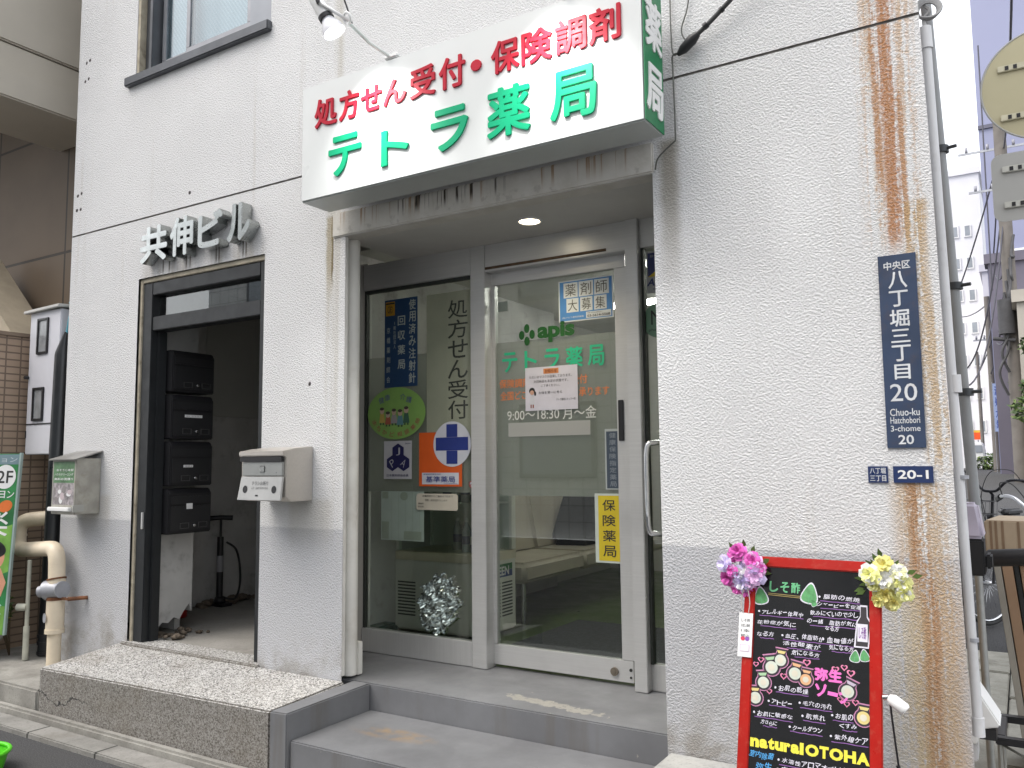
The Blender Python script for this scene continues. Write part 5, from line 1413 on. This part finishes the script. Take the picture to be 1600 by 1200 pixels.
# concrete base, rubble, shrub
t = thing("concrete_base", "grey concrete block base with slots under the green poster stand", "block", (-6.1, -.35, .166))
q = MB()
q.box(-6.5, -.52, .285, -5.70, -.18, .335); q.box(-6.5, -.50, .19, -5.76, -.2, .215)
for a in (-6.5, -6.15, -5.88): q.box(a, -.50, .216, a + .12, -.2, .284)
q.box(-6.5, -.46, .166, -5.85, -.24, .189)
q.build("block_body", CONC, t, bevel=.012)
for i, (x, y, r) in enumerate(((-5.72, -.30, .05), (-5.66, -.36, .035), (-5.78, -.40, .028))):
    q = MB(); q.ball((x, y, .165 + r * .45), r, 0, 8, (1.4, 1, .55), .008)
    setp(q.build("rubble_stone", CONC), ("largest grey stone beside the concrete base", "middle-sized grey stone by the kerb beside the concrete base", "smallest grey stone next to the concrete base")[i], "stone")
def leafcloud(q, c, r, n, ls, mi=(0, 1), flat=1.0):
    for k in range(n):
        d = Vector((random.gauss(0, 1), random.gauss(0, 1), random.gauss(0, 1))); d.normalize()
        p_ = Vector(c) + Vector((d.x * r[0], d.y * r[1], d.z * r[2])) * random.uniform(.35, 1) ** .6
        a = Vector((random.gauss(0, 1), random.gauss(0, 1), random.gauss(0, .7))).normalized(); b = a.orthogonal().normalized()
        l_ = ls * random.uniform(.6, 1.3)
        q.face([p_ - a * l_, p_ + b * l_ * .45, p_ + a * l_, p_ - b * l_ * .45], random.choice(mi))
LF1 = M("leaf_dark", (.045, .085, .02), .6, 0, .3, 20); LF2 = M("leaf_mid", (.10, .15, .03), .6, 0, .3, 20); LF3 = M("leaf_yellow", (.22, .20, .04), .6, 0, .3, 20)
t = thing("small_shrub", "small yellowish green shrub growing between the poster stand and the pipes", "shrub", (-5.78, -.08, .165))
q = MB(); leafcloud(q, (-5.80, -.16, .46), (.10, .07, .15), 260, .020, (0, 1, 1, 2)); q.build("foliage", [LF1, LF2, LF3], t, norm=False)
q = MB()
for k in range(6): q.tube([(-5.78, -.10, .165), (-5.80 + random.uniform(-.06, .06), -.15 + random.uniform(-.04, .04), .5)], .005, 5)
q.build("stem", M("stem_brown", (.10, .07, .04), .8), t)
# bright green bin at the kerb
t = thing("green_bucket", "bright green plastic bucket at the lower left on the road", "bucket", (-4.20, -1.05, 0))
BG = M("bucket_green", (.10, .56, .02), .35, 0, .08, 6)
q = MB(); q.tube([(-4.20, -1.05, .0), (-4.20, -1.05, .012), (-4.20, -1.05, .085)], [.11, .115, .135], 28, caps=False); q.tube([(-4.20, -1.05, .0), (-4.20, -1.05, .004)], .11, 28); q.build("bucket_wall", BG, t, smooth=40)
q = MB(); q.ring((-4.20, -1.05, .088), (0, 0, 1), .137, .010, 32, 8); q.build("rim", BG, t)

# ------------------------------------------------------------------ alley to the right
t = thing("white_downpipe", "thin white downpipe fixed to the building's right corner", "pipe", (-.22, .06, .40))
xw_ = lambda y: XR - .1444 * y
q = MB(); q.tube([(-.182, .055, .50), (-.182, .055, 2.92)], .0155, 14); q.build("pipe_run", PIPEW, t, smooth=40)
q = MB(); q.tube([(-.182, .055, 2.84), (-.182, .055, 2.92)], .020, 14); q.tube([(-.182, .055, .50), (-.182, .055, .56)], .019, 14); q.tube([(-.182, .055, 1.62), (-.182, .055, 1.68)], .018, 14); q.build("socket", PIPEW, t, smooth=40, split=True)
q = MB()
for zz in (2.845, 1.33, .80): q.tube([(-.182, .055, zz), (-.182, .055, zz + .012)], .0175, 14); q.box(-.23, .07, zz, -.19, .08, zz + .012)
q.build("clip", GREYMET, t, smooth=40, split=True)
q = MB()
for k in range(4): q.ring((-.170, .07, 2.985 + .004 * k), (.2, -1, .1 * k), .032 + .004 * k, .005, 22, 6)
q.tube(smoothpath([(-.182, .055, 2.92), (-.184, .07, 2.96), (-.165, .075, 2.99), (-.19, .08, 3.05), (-.19, .08, 3.3)]), .007, 6)
setp(q.build("coiled_cable", M("coil_grey", (.34, .34, .34), .6), smooth=60), "coil of grey cable hanging at the top of the white downpipe", "cable")
t = thing("grey_downpipe", "long grey downpipe with dark bracket bands behind the white one", "pipe", (-.20, .62, .9))
gx = lambda z: -.170 - (z - 1.0) * .0125
q = MB(); q.tube([(gx(1.02), .55, 1.02), (gx(4.4), .55, 4.4)], .020, 16); q.build("pipe_run", PIPEG, t, smooth=40)
q = MB()
for zz in (2.62, 2.06, 1.64):
    xx_ = gx(zz)
    q.tube([(xx_, .55, zz), (xx_, .55, zz + .028)], .027, 16); q.tube([(xx_, .55, zz + .014), (xx_ - .10, .55, zz + .014)], .006, 6); q.tube([(xx_ + .02, .54, zz + .014), (xx_ + .055, .53, zz + .014)], .007, 6)
q.build("bracket", M("bracket_dark", (.05, .055, .06), .5, .4), t, smooth=40, split=True)
t = thing("vent_hood", "small white angled vent hood low on the building's side wall", "vent", (-.20, .25, .45))
q = MB(); q.prism([(-.235, .22, .60), (-.20, .22, .625), (-.185, .22, .60), (-.125, .22, .50), (-.128, .22, .49), (-.19, .22, .475), (-.195, .22, .425), (-.235, .22, .42)], (0, .16, 0)); q.build("hood", WHITE, t, bevel=.006)
q = MB(); q.box(-.19, .235, .44, -.14, .365, .478); q.build("vent_opening", BLACK, t)
q = MB(); q.box(-.240, .24, .36, -.20, .36, .419); q.build("drip_spout", PIPEW, t, bevel=.004)
# galvanized post with a black padded bar across the alley's mouth
t = thing("barrier_rail", "black padded rail on a thin galvanized post at the mouth of the alley", "barrier", (-.2, .9, .03))
q = MB(); q.tube([(-.192, .9, .03), (-.197, .9, 1.01)], .015, 12); q.tube([(.75, .9, .03), (.75, .9, 1.01)], .015, 12); q.build("post", M("galvanized", (.42, .43, .42), .45, .6, .15, 14), t, smooth=40, split=True)
q = MB(); q.tube([(-.185, .9, .975), (-.15, .9, .985), (.78, .9, 1.06)], [.024, .036, .036], 14); q.build("padded_bar", BLACK, t, smooth=40)
# bicycles parked along the alley
def bicycle(label, L, ang, steer, framecol, grips, chrome=True):
    t = thing("bicycle", label, "bicycle", L, "bicycles parked in the alley")
    mt = Matrix.Translation(L) @ Matrix.Rotation(ang, 4, 'Z'); st = Matrix.Translation((.52, 0, .75)) @ Matrix.Rotation(steer, 4, 'Z') @ Matrix.Translation((-.52, 0, -.75))
    W = lambda p, s_=False: mt @ (st @ Vector(p) if s_ else Vector(p))
    fm = M("bike_" + framecol, {'silver': (.5, .5, .52), 'black': (.02, .02, .025)}[framecol], .3, .4)
    for nm, cx_, s_ in (("front_wheel", .56, True), ("rear_wheel", -.56, False)):
        c = W((cx_, 0, .33), s_); ax = (W((cx_, 1, .33), s_) - c)
        q = MB(); q.ring(c, ax, .315, .016, 36, 8); wh = q.build(nm, RUBBER, t)
        q = MB(); q.ring(c, ax, .292, .009, 32, 6); u_ = Vector(ax).normalized().orthogonal().normalized(); v_ = Vector(ax).normalized().cross(u_)
        for k in range(20): a = 2 * math.pi * k / 20; q.tube([c, c + (u_ * math.cos(a) + v_ * math.sin(a)) * .29], .0014, 4)
        q.tube([c - Vector(ax).normalized() * .04, c + Vector(ax).normalized() * .04], .018, 8); q.build("spokes", CHROME, wh)
    q = MB()
    for a, b, r in (((.47, 0, .86), (.03, 0, .30), .019), ((.47, 0, .78), (-.15, 0, .52), .015), ((-.20, 0, .80), (.03, 0, .28), .016)): q.tube([W(a), W(b)], r, 10)
    for k in (-.045, .045): q.tube([W((-.56, k, .33)), W((.03, k * .6, .29))], .009, 8); q.tube([W((-.56, k, .33)), W((-.17, k * .5, .70))], .008, 8); q.tube([W((.56, k, .33), True), W((.50, k, .66), True), W((.49, k * .3, .72), True)], .011, 8)
    q.build("frame", fm, t, smooth=50)
    q = MB(); q.tube([W((.48, 0, .72), True), W((.44, 0, 1.02), True), W((.47, 0, 1.05), True)], .013, 10)
    for k in (-1, 1): q.tube(smoothpath([W((.47, 0, 1.05), True), W((.47, .06 * k, 1.06), True), W((.46, .14 * k, 1.13), True), W((.41, .21 * k, 1.14), True), W((.27, .27 * k, 1.12), True)]), .011, 10)
    hb = q.build("handlebar", CHROME if chrome else fm, t, smooth=60)
    q = MB()
    for k in (-1, 1): q.tube([W((.36, .235 * k, 1.134), True), W((.25, .278 * k, 1.117), True)], .017, 10)
    q.build("grip", BLACK, hb, smooth=40, split=True)
    q = MB()
    for k in (-1, 1):
        q.tube(smoothpath([W((.40, .215 * k, 1.14), True), W((.50, .20 * k, 1.22), True), W((.60, .10 * k, 1.20), True), W((.58, 0, 1.0), True), W((.53, 0, .75), True)]), .0032, 5); q.tube([W((.40, .21 * k, 1.135), True), W((.33, .262 * k, 1.105), True)], .006, 6)
    q.build("brake_cable", BLACK, hb, smooth=60)
    q = MB(); q.hexa([tuple(W(p).xy) for p in ((-.34, -.10, 0), (-.34, .10, 0), (-.08, .025, 0), (-.08, -.025, 0))], L[2] + .82, L[2] + .88); q.build("saddle", BLACK, t, bevel=.02, seg=3, smooth=50)
    q = MB(); q.tube([W((-.20, 0, .78)), W((-.21, 0, .83))], .013, 8); q.build("seat_post", CHROME, t, smooth=40)
    q = MB(); q.tube([W((.03, -.07, .29)), W((.03, .07, .29))], .02, 10); q.tube([W((.03, .06, .29)), W((.12, .07, .16))], .009, 6); q.tube([W((.03, -.06, .29)), W((-.06, -.07, .42))], .009, 6); q.box(*[min(a, b) for a, b in zip(W((.08, .06, .145)), W((.16, .13, .165)))], *[max(a, b) for a, b in zip(W((.08, .06, .145)), W((.16, .13, .165)))]); q.build("crank", M("crank_grey", (.2, .2, .2), .4, .6), t)
    q = MB()
    for k in range(7): a = .60 + k * .045; q.tube([W((a, -.15, .98), True), W((a, -.13, .78), True), W((a, .13, .78), True), W((a, .15, .98), True)], .0022, 4)
    for zz, hw in ((.98, .15), (.88, .14), (.79, .13)): q.tube([W((.59, -hw, zz), True), W((.88, -hw, zz), True), W((.88, hw, zz), True), W((.59, hw, zz), True), W((.59, -hw, zz), True)], .0032, 5)
    q.build("basket", M("basket_wire", (.06, .06, .065), .5, .4), t)
    return t
bicycle("chrome handlebar bicycle nearest the alley's mouth, behind the cardboard boxes", Vector((-.02, 3.05, .03)), R(-82), R(-20), 'silver', True)
bicycle("black bicycle farther up the alley with one handlebar grip showing against the road", Vector((-.20, 5.1, .08)), R(-100), R(-24), 'black', False, False)
# cardboard box on the rail side, leaning boards
t = thing("cardboard_box", "beige cardboard box with tape stripes on top of the folded boards", "box", (.0, 1.30, .90))
CBX = M("cardboard", (.44, .35, .25), .85, 0, .08, 6); CBD = M("cardboard_tape", (.24, .16, .10), .6)
q = MB(); q.hexa([(-.175, 1.14), (.20, 1.10), (.24, 1.48), (-.13, 1.52)], .94, 1.125); q.build("carton", CBX, t, bevel=.006)
s = Sheet(Vector((-.175, 1.1385, .94)), Vector((.375, -.04, 0)).normalized(), (0, 0, 1), Vector((-.04, -.375, 0)).normalized())
for a in (.02, .04, .065, .125, .27): s.rect(a, .004, a + .010, .183, CBD, 1)
s.build("tape_strip", t)
t = thing("stacked_boards", "tall folded brown cardboard boards standing on edge below the box", "boards", (.1, 1.4, .03))
BRD = [M("board_brown", (.36, .235, .15), .8, 0, .1, 5), M("board_grey", (.34, .32, .28), .8, 0, .1, 5), M("board_dark", (.02, .022, .022), .5)]
for i, (x, m_, wdt) in enumerate(((-.148, 1, .026), (-.118, 0, .04), (-.074, 2, .018), (-.052, 0, .06), (.014, 1, .05), (.068, 0, .12))):
    q = MB(); q.prism([(x, 1.12 + .01 * i, .938), (x + wdt, 1.12 + .01 * i, .938), (x + wdt + .08, 1.12 + .01 * i, .04), (x + .08, 1.12 + .01 * i, .04)], (0, .34, 0)); q.build("board", BRD[m_], t, bevel=.002)
# bag and bin against the wall
t = thing("service_box", "black box under a lilac cover fixed beside the grey downpipe on the alley wall", "box", (-.21, .45, .97))
q = MB(); q.box(-.27, .36, .975, -.147, .50, 1.105); q.box(-.147, .38, 1.0, -.125, .48, 1.05); q.build("box_body", M("bin_black", (.008, .008, .009), .6), t, bevel=.006)
q = MB(); q.hexa([(-.272, .355), (-.143, .355), (-.143, .505), (-.272, .505)], 1.107, 1.235, 0, .72); q.build("cover", M("bag_lilac", (.42, .38, .46), .4, 0, .15, 9, .3, 12), t, bevel=.012, seg=3, smooth=60)
# steel grating frame, right bottom
t = thing("folding_rack", "low dark metal rack with cross braces on the alley paving", "rack", (.1, .55, .03))
q = MB(); q.box(-.152, .42, .375, .55, .46, .40); q.box(-.152, .72, .375, .55, .76, .40); q.box(-.152, .461, .375, -.12, .719, .40)
q.build("top_frame", BLACK, t, bevel=.003)
for xx_, yy_ in ((-.14, .44), (.5, .44), (-.14, .74), (.5, .74)):
    q = MB(); q.tube([(xx_, yy_, .03), (xx_, yy_, .375)], .008, 8); q.build("leg", M("leg_dull", (.34, .34, .32), .5, .5), t, smooth=40)
q = MB(); q.tube([(-.13, .44, .06), (.49, .44, .37)], .005, 6); q.tube([(.49, .445, .06), (-.13, .445, .37)], .005, 6); q.box(-.13, .45, .06, .5, .73, .075); q.build("brace", M("leg_dull2", (.30, .31, .28), .5, .5), t)
t = thing("alley_weed", "small green weed growing at the foot of the building's side wall", "weed", (-.17, .42, .03))
q = MB(); leafcloud(q, (-.165, .5, .13), (.03, .06, .10), 90, .014); q.build("foliage", [LF1, LF2], t, norm=False)
q = MB(); q.tube([(-.17, .45, .03), (-.165, .48, .16)], .004, 5); q.build("stem", MC["stem_brown"], t)

# traffic sign backs on a pole, right edge
YSg = 2.1
t = thing("traffic_sign", "grey back of a rounded rectangular traffic plate under the round one", "sign", (.12, YSg, 2.68))
SB_ = M("sign_back_grey", (.42, .42, .40), .5, .3, .06, 3)
def rrect(a0, b0, a1, b1, r, n=5):
    out = []
    for cx_, cy_, s0 in ((a1 - r, b1 - r, 0), (a0 + r, b1 - r, 90), (a0 + r, b0 + r, 180), (a1 - r, b0 + r, 270)):
        for k in range(n + 1): a = R(s0 + 90 * k / n); out.append((cx_ + r * math.cos(a), cy_ + r * math.sin(a)))
    return out
kx = (3.1 + YSg) / 5.0
q = MB(); q.prism([(a, YSg, b) for a, b in rrect(-.072, 2.69, .40, 3.07, .05)], (0, .004, 0)); q.build("plate", SB_, t)
def rails(t, zs_, x0_, x1_, m_):
    q = MB()
    for zz in zs_: q.box(x0_, YSg - .016, zz, x1_, YSg - .0005, zz + .035)
    rl = q.build("mounting_rail", m_, t, bevel=.003, split=True)
    q = MB()
    for zz in zs_:
        for a in (.035, .075): q.box(x0_ + a, YSg - .019, zz + .006, x0_ + a + .018, YSg - .0162, zz + .028)
    q.build("slot", BLACK, rl, split=True)
rails(t, (2.96, 2.76), -.02, .36, M("rail_pale", (.55, .55, .5), .4, .3))
t = thing("traffic_sign", "yellowish back of a round traffic sign at the right edge", "sign", (.2, YSg, 3.1))
SY = M("sign_back_cream", (.50, .46, .30), .5, .2, .06, 3)
q = MB(); q.prism([(.215 + .31 * math.cos(2 * math.pi * k / 56), YSg, 3.43 + .31 * math.sin(2 * math.pi * k / 56)) for k in range(56)], (0, .004, 0)); q.build("plate", SY, t)
q = MB(); q.ring((.215, YSg + .002, 3.43), (0, 1, 0), .311, .006, 56, 6); q.build("rim", SB_, t)
rails(t, (3.53, 3.25), -.01, .42, M("rail_cream", (.60, .57, .42), .4, .3))
t = thing("sign_pole", "grey steel pole carrying the two traffic signs, just past the right edge", "pole", (.26, YSg + .06, 0))
q = MB(); q.tube([(.26, YSg + .06, 0), (.26, YSg + .06, 3.9)], .035, 14); q.build("shaft", SB_, t, smooth=40)
q = MB()
for zz in (3.54, 3.26, 2.97, 2.77): q.tube([(.26, YSg + .06, zz), (.26, YSg + .06, zz + .02)], .04, 14)
q.build("clamp", GREYMET, t, smooth=40, split=True)

# ------------------------------------------------------------------ far end of the alley
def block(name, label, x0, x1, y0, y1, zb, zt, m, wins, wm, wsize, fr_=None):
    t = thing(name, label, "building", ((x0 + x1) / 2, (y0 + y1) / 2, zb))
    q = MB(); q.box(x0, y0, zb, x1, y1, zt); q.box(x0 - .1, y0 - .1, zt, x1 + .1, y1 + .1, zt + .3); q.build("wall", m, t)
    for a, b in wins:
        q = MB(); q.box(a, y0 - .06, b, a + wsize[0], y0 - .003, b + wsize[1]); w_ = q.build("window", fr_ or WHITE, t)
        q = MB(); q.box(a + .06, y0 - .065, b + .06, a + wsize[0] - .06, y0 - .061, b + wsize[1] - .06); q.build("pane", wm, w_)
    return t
FW = M("far_white_wall", (.80, .80, .82), .7, 0, .03, 1); FP = M("far_window_grey", (.30, .33, .36), .15, 0, .2, 1); FT = M("tower_grey_blue", (.25, .265, .39), .6, 0, .05, .3); FL = M("tower_pane", (.55, .62, .68), .1, 0, .1, 1)
block("far_white_building", "bright white building with a column of small windows at the alley's far end", -9, -1.20, 43, 55, 0, 15.5, FW, [(-2.42 + k * .55 - .02 * j, 2.6 + j * 1.62) for j in range(7) for k in (0, 1)], FP, (.34, .62))
block("grey_tower", "tall blue-grey tower with pale windows rising over the right side of the alley", -.70, 9, 27, 40, 0, 26, FT, [(.03, 4.6), (.03, 7.0), (.05, 9.8), (.05, 12.6)], FL, (.55, .95))
q = MB(); q.box(-.71, 26.93, 12.0, 9, 26.999, 12.12)
o = q.build("cornice_line", M("cornice_dark", (.10, .10, .14), .6), None); o.parent = bpy.data.objects["grey_tower"]; o.location = o.location - bpy.data.objects["grey_tower"].location
block("purple_house", "dark purplish house with a pale window in front of the blue-grey tower", -.66, 5, 26.2, 26.9, 0, 7.4, M("house_purple", (.135, .125, .165), .7, 0, .1, .6), [(.06, 5.6), (-.2, 3.3)], FL, (.42, .9), M("frame_dim", (.2, .2, .22), .5))  # dark purple is the wall's own colour
block("beige_house", "low beige house with a pale band half hidden by a pole on the alley's right", .02, 5, 20.5, 26, 0, 5.2, M("beige_wall", (.42, .39, .34), .8, 0, .1, 1), [(.25, 2.4), (1.4, 2.4)], FP, (.6, .9))
block("grey_house", "narrow grey building beside the far white building", -1.17, -.74, 38, 48, 0, 9.5, M("grey_far_wall", (.60, .59, .64), .8, 0, .05, 1), [(-1.1, 3.0), (-1.1, 5.6)], FP, (.25, .5))
PO = M("pole_concrete", (.17, .155, .14), .85, 0, .15, 3)
def upole(x, y, r, h, label, arms):
    t = thing("utility_pole", label, "pole", (x, y, zroad(y)), "utility poles along the alley")
    q = MB(); q.tube([(x, y, zroad(y)), (x, y, h)], [r, r * .75], 12); q.build("shaft", PO, t, smooth=40)
    for zz, hw in arms:
        q = MB(); q.box(x - hw, y - .03, zz, x + hw, y - .0, zz + .06)
        a_ = q.build("crossarm", GREYMET, t); 
        q = MB()
        for k in (-.8, -.3, .3, .8): q.tube([(x + hw * k, y - .015, zz + .06), (x + hw * k, y - .015, zz + .2)], .035, 8)
        q.build("insulator", M("insulator_grey", (.3, .3, .34), .4), a_, split=True)
    return t
t = upole(-.10, 22, .19, 11.5, "thick concrete pole wrapped in cables on the alley's right side", ((9.6, 1.0), (8.5, .8)))
q = MB()
for k in range(7): q.tube(smoothpath([(-.28 + .05 * k, 21.8, 3.0 + .6 * k), (-.45 + .08 * k, 21.7, 3.6 + .5 * k), (-.2 + .03 * k, 21.75, 4.3 + .4 * k), (-.3 + .06 * k, 21.8, 5.4 + .3 * k)]), .035, 6)
q.tube([(-.22, 21.8, 4.6), (-.22, 21.8, 5.5)], .2, 12); q.tube([(-.55, 21.75, 4.5), (-.05, 21.75, 4.42)], .05, 8)
q.build("cable_bundle", M("cable_dark", (.07, .07, .075), .7), t, smooth=50)
upole(-.88, 31, .12, 7.2, "middle concrete pole in front of the far white building", ((5.6, .5),))
upole(-1.55, 38, .08, 6.0, "thin dark pole farthest along the alley", ())
q = MB()
for (a, b, sag) in (((-.12, 21.9, 9.7), (-.9, 31, 6.5), .5), ((-.12, 21.9, 9.5), (-3.2, 30, 4.5), .8), ((-.02, 21.9, 9.6), (.3, 8, 8.6), .5), ((.0, 21.9, 8.6), (.9, 8, 7.2), .4), ((-.5, 24, 13.5), (-.55, 24.2, 6.2), 0), ((-.12, 21.9, 8.2), (-1.4, 24, 3.9), 1.0), ((-.15, 21.9, 7.6), (-1.25, 20.5, 3.2), 1.2), ((-.1, 21.9, 6.6), (-.9, 31, 4.4), .5), ((-.1, 21.9, 6.2), (-1.5, 38, 5.2), .3), ((-.05, 21.9, 5.4), (-.55, 26.1, 4.9), .4), ((-.05, 21.9, 7.2), (-.5, 26.1, 7.1), .6), ((-.9, 31, 6.9), (-3.2, 43, 9.0), .5)):
    a, b = Vector(a), Vector(b); q.tube([a.lerp(b, k / 14) - Vector((0, 0, sag * 4 * (k / 14) * (1 - k / 14))) for k in range(15)], .022, 5)
setp(q.build("overhead_wires", M("wire_dark", (.08, .08, .10), .7), smooth=60), "dark sagging overhead wires strung between the poles over the alley", "wires")
# dark trees on the right of the alley
def tree(x, y, h, r, label):
    t = thing("street_tree", label, "tree", (x, y, zroad(y)), "trees along the alley's far right")
    z0_ = zroad(y)
    q = MB(); q.tube([(x, y, z0_), (x + .05, y, z0_ + h * .35), (x - .05, y, z0_ + h * .7)], [.14, .10, .05], 8)
    for k in range(6):
        a = k * 1.1; q.tube([(x, y, z0_ + h * (.32 + .06 * k)), (x + r * .7 * math.cos(a), y + r * .7 * math.sin(a), z0_ + h * (.5 + .07 * k))], [.05, .015], 6)
    q.build("trunk", MC["stem_brown"], t, smooth=50)
    q = MB()
    for k in range(9):
        a = random.uniform(0, 6.28); rr = random.uniform(.2, .8) * r
        leafcloud(q, (x + rr * math.cos(a), y + rr * math.sin(a), z0_ + h * random.uniform(.4, .95)), (r * .42, r * .42, r * .36), 200, .09, (0, 0, 1))
    q.build("crown", [LF1, LF2], t, norm=False)
tree(.75, 19.0, 4.4, .9, "dark leafy tree in front of the low beige house")
tree(.35, 24.6, 3.3, .7, "smaller dark tree behind the thick concrete pole")
q = MB(); leafcloud(q, (-1.0, 36.5, 1.2), (.9, .5, .4), 500, .10); setp(q.build("hedge", [LF1, LF2], norm=False), "low dark hedge at the foot of the far white building", "hedge")
t = thing("shop_banner", "tall narrow blue and white vertical sign far along the alley", "sign", (-.66, 28, 2.4))
s = Sheet((-.76, 26.6, 2.2)); s.brect(0, 0, .20, 1.5, M("far_blue_sign", (.30, .38, .62), .6)); s.vtext("酒処大衆", .04, .06, .16, 1.44, M("far_blue_txt", (.06, .10, .35), .6), 1, .02); s.build("banner_board", t)
q = MB(); q.box(-.78, 26.61, .93, -.765, 26.64, 3.75); q.build("banner_post", GREYMET, t)
t = thing("striped_flag", "small pink and dark cloth hanging beside the blue vertical sign", "flag", (-.46, 26.5, 2.2))
s = Sheet((-.52, 26.4, 1.95)); s.brect(0, 0, .07, 1.0, M("flag_pink", (.52, .30, .36), .7)); s.rect(.02, .05, .05, .95, M("flag_red", (.45, .08, .10), .7), 1); s.build("cloth", t)
q = MB(); q.box(-.44, 26.42, .93, -.40, 26.46, 3.1); q.build("flag_post", M("post_dark", (.05, .05, .07), .6), t)
t = thing("road_barrier", "orange topped board on a post in front of the far white building", "barrier", (-1.85, 39, .9))
q = MB(); q.box(-1.95, 39, 2.2, -1.55, 39.05, 2.52); q.build("orange_board", M("barrier_orange", (.85, .10, .015), .5), t)
q = MB(); q.box(-1.95, 39.0, 2.521, -1.55, 39.05, 2.62); q.build("yellow_strip", M("barrier_yellow", (.8, .5, .05), .5), t)
q = MB(); q.box(-1.78, 39.01, .9, -1.73, 39.04, 2.19); q.build("barrier_post", GREYMET, t)
t = thing("white_van", "small white van parked at the alley's far end", "van", (-1.55, 37, .9))
q = MB(); q.prism([(-2.05, 36.5, 1.05), (-1.45, 36.5, 1.05), (-1.45, 36.5, 1.7), (-1.5, 36.5, 2.05), (-2.0, 36.5, 2.05), (-2.05, 36.5, 1.7)], (0, 1.4, 0)); q.build("body", WHITE, t, bevel=.05)
q = MB(); q.box(-1.98, 36.47, 1.62, -1.52, 36.49, 1.92); q.build("windscreen", FP, t)
q = MB(); q.ring((-1.95, 36.8, 1.02), (1, 0, 0), .09, .05, 16, 8); q.ring((-1.52, 36.8, 1.02), (1, 0, 0), .09, .05, 16, 8); q.build("wheel", RUBBER, t, split=True)

# ------------------------------------------------------------------ across the street, seen only as a reflection in the glass
t = thing("opposite_building", "white tiled building across the street, mirrored in the shop glass", "building", (-3, -11, 0))
q = MB(); q.box(-16, -14, 0, 6, -9.2, 8.5); q.build("wall", tilemat("white_tile", (.66, .66, .64), (.70, .70, .68), (.42, .42, .40), .30, .30, 'xz', .012, .3, .3), t)
for i in range(6):
    for j in range(2):
        q = MB(); q.box(-14.6 + i * 3.2, -9.18, 1.1 + j * 3.4, -13.0 + i * 3.2, -9.12, 2.5 + j * 3.4); w_ = q.build("window", BRONZE, t)
        q = MB(); q.box(-14.52 + i * 3.2, -9.115, 1.18 + j * 3.4, -13.08 + i * 3.2, -9.11, 2.42 + j * 3.4); q.build("pane", FP, w_)

# ------------------------------------------------------------------ the corner is not quite plumb: it leans inwards above eye level
def lean(o, near=None):
    base = wloc(o)
    for v in o.data.vertices:
        x, z = v.co.x + base.x, v.co.z + base.z
        if near is not None and not (x > near and v.co.y + base.y < .2): continue
        v.co.x -= .022 * max(0.0, z - 1.4)
for o in list(bpy.data.objects):
    if o.type != 'MESH': continue
    if o.name == 'wall' and o.parent == B: lean(o, XR - .01)
    elif (o.parent and o.parent.name in ('white_downpipe', 'grey_downpipe')) or o.name == 'coiled_cable': lean(o)
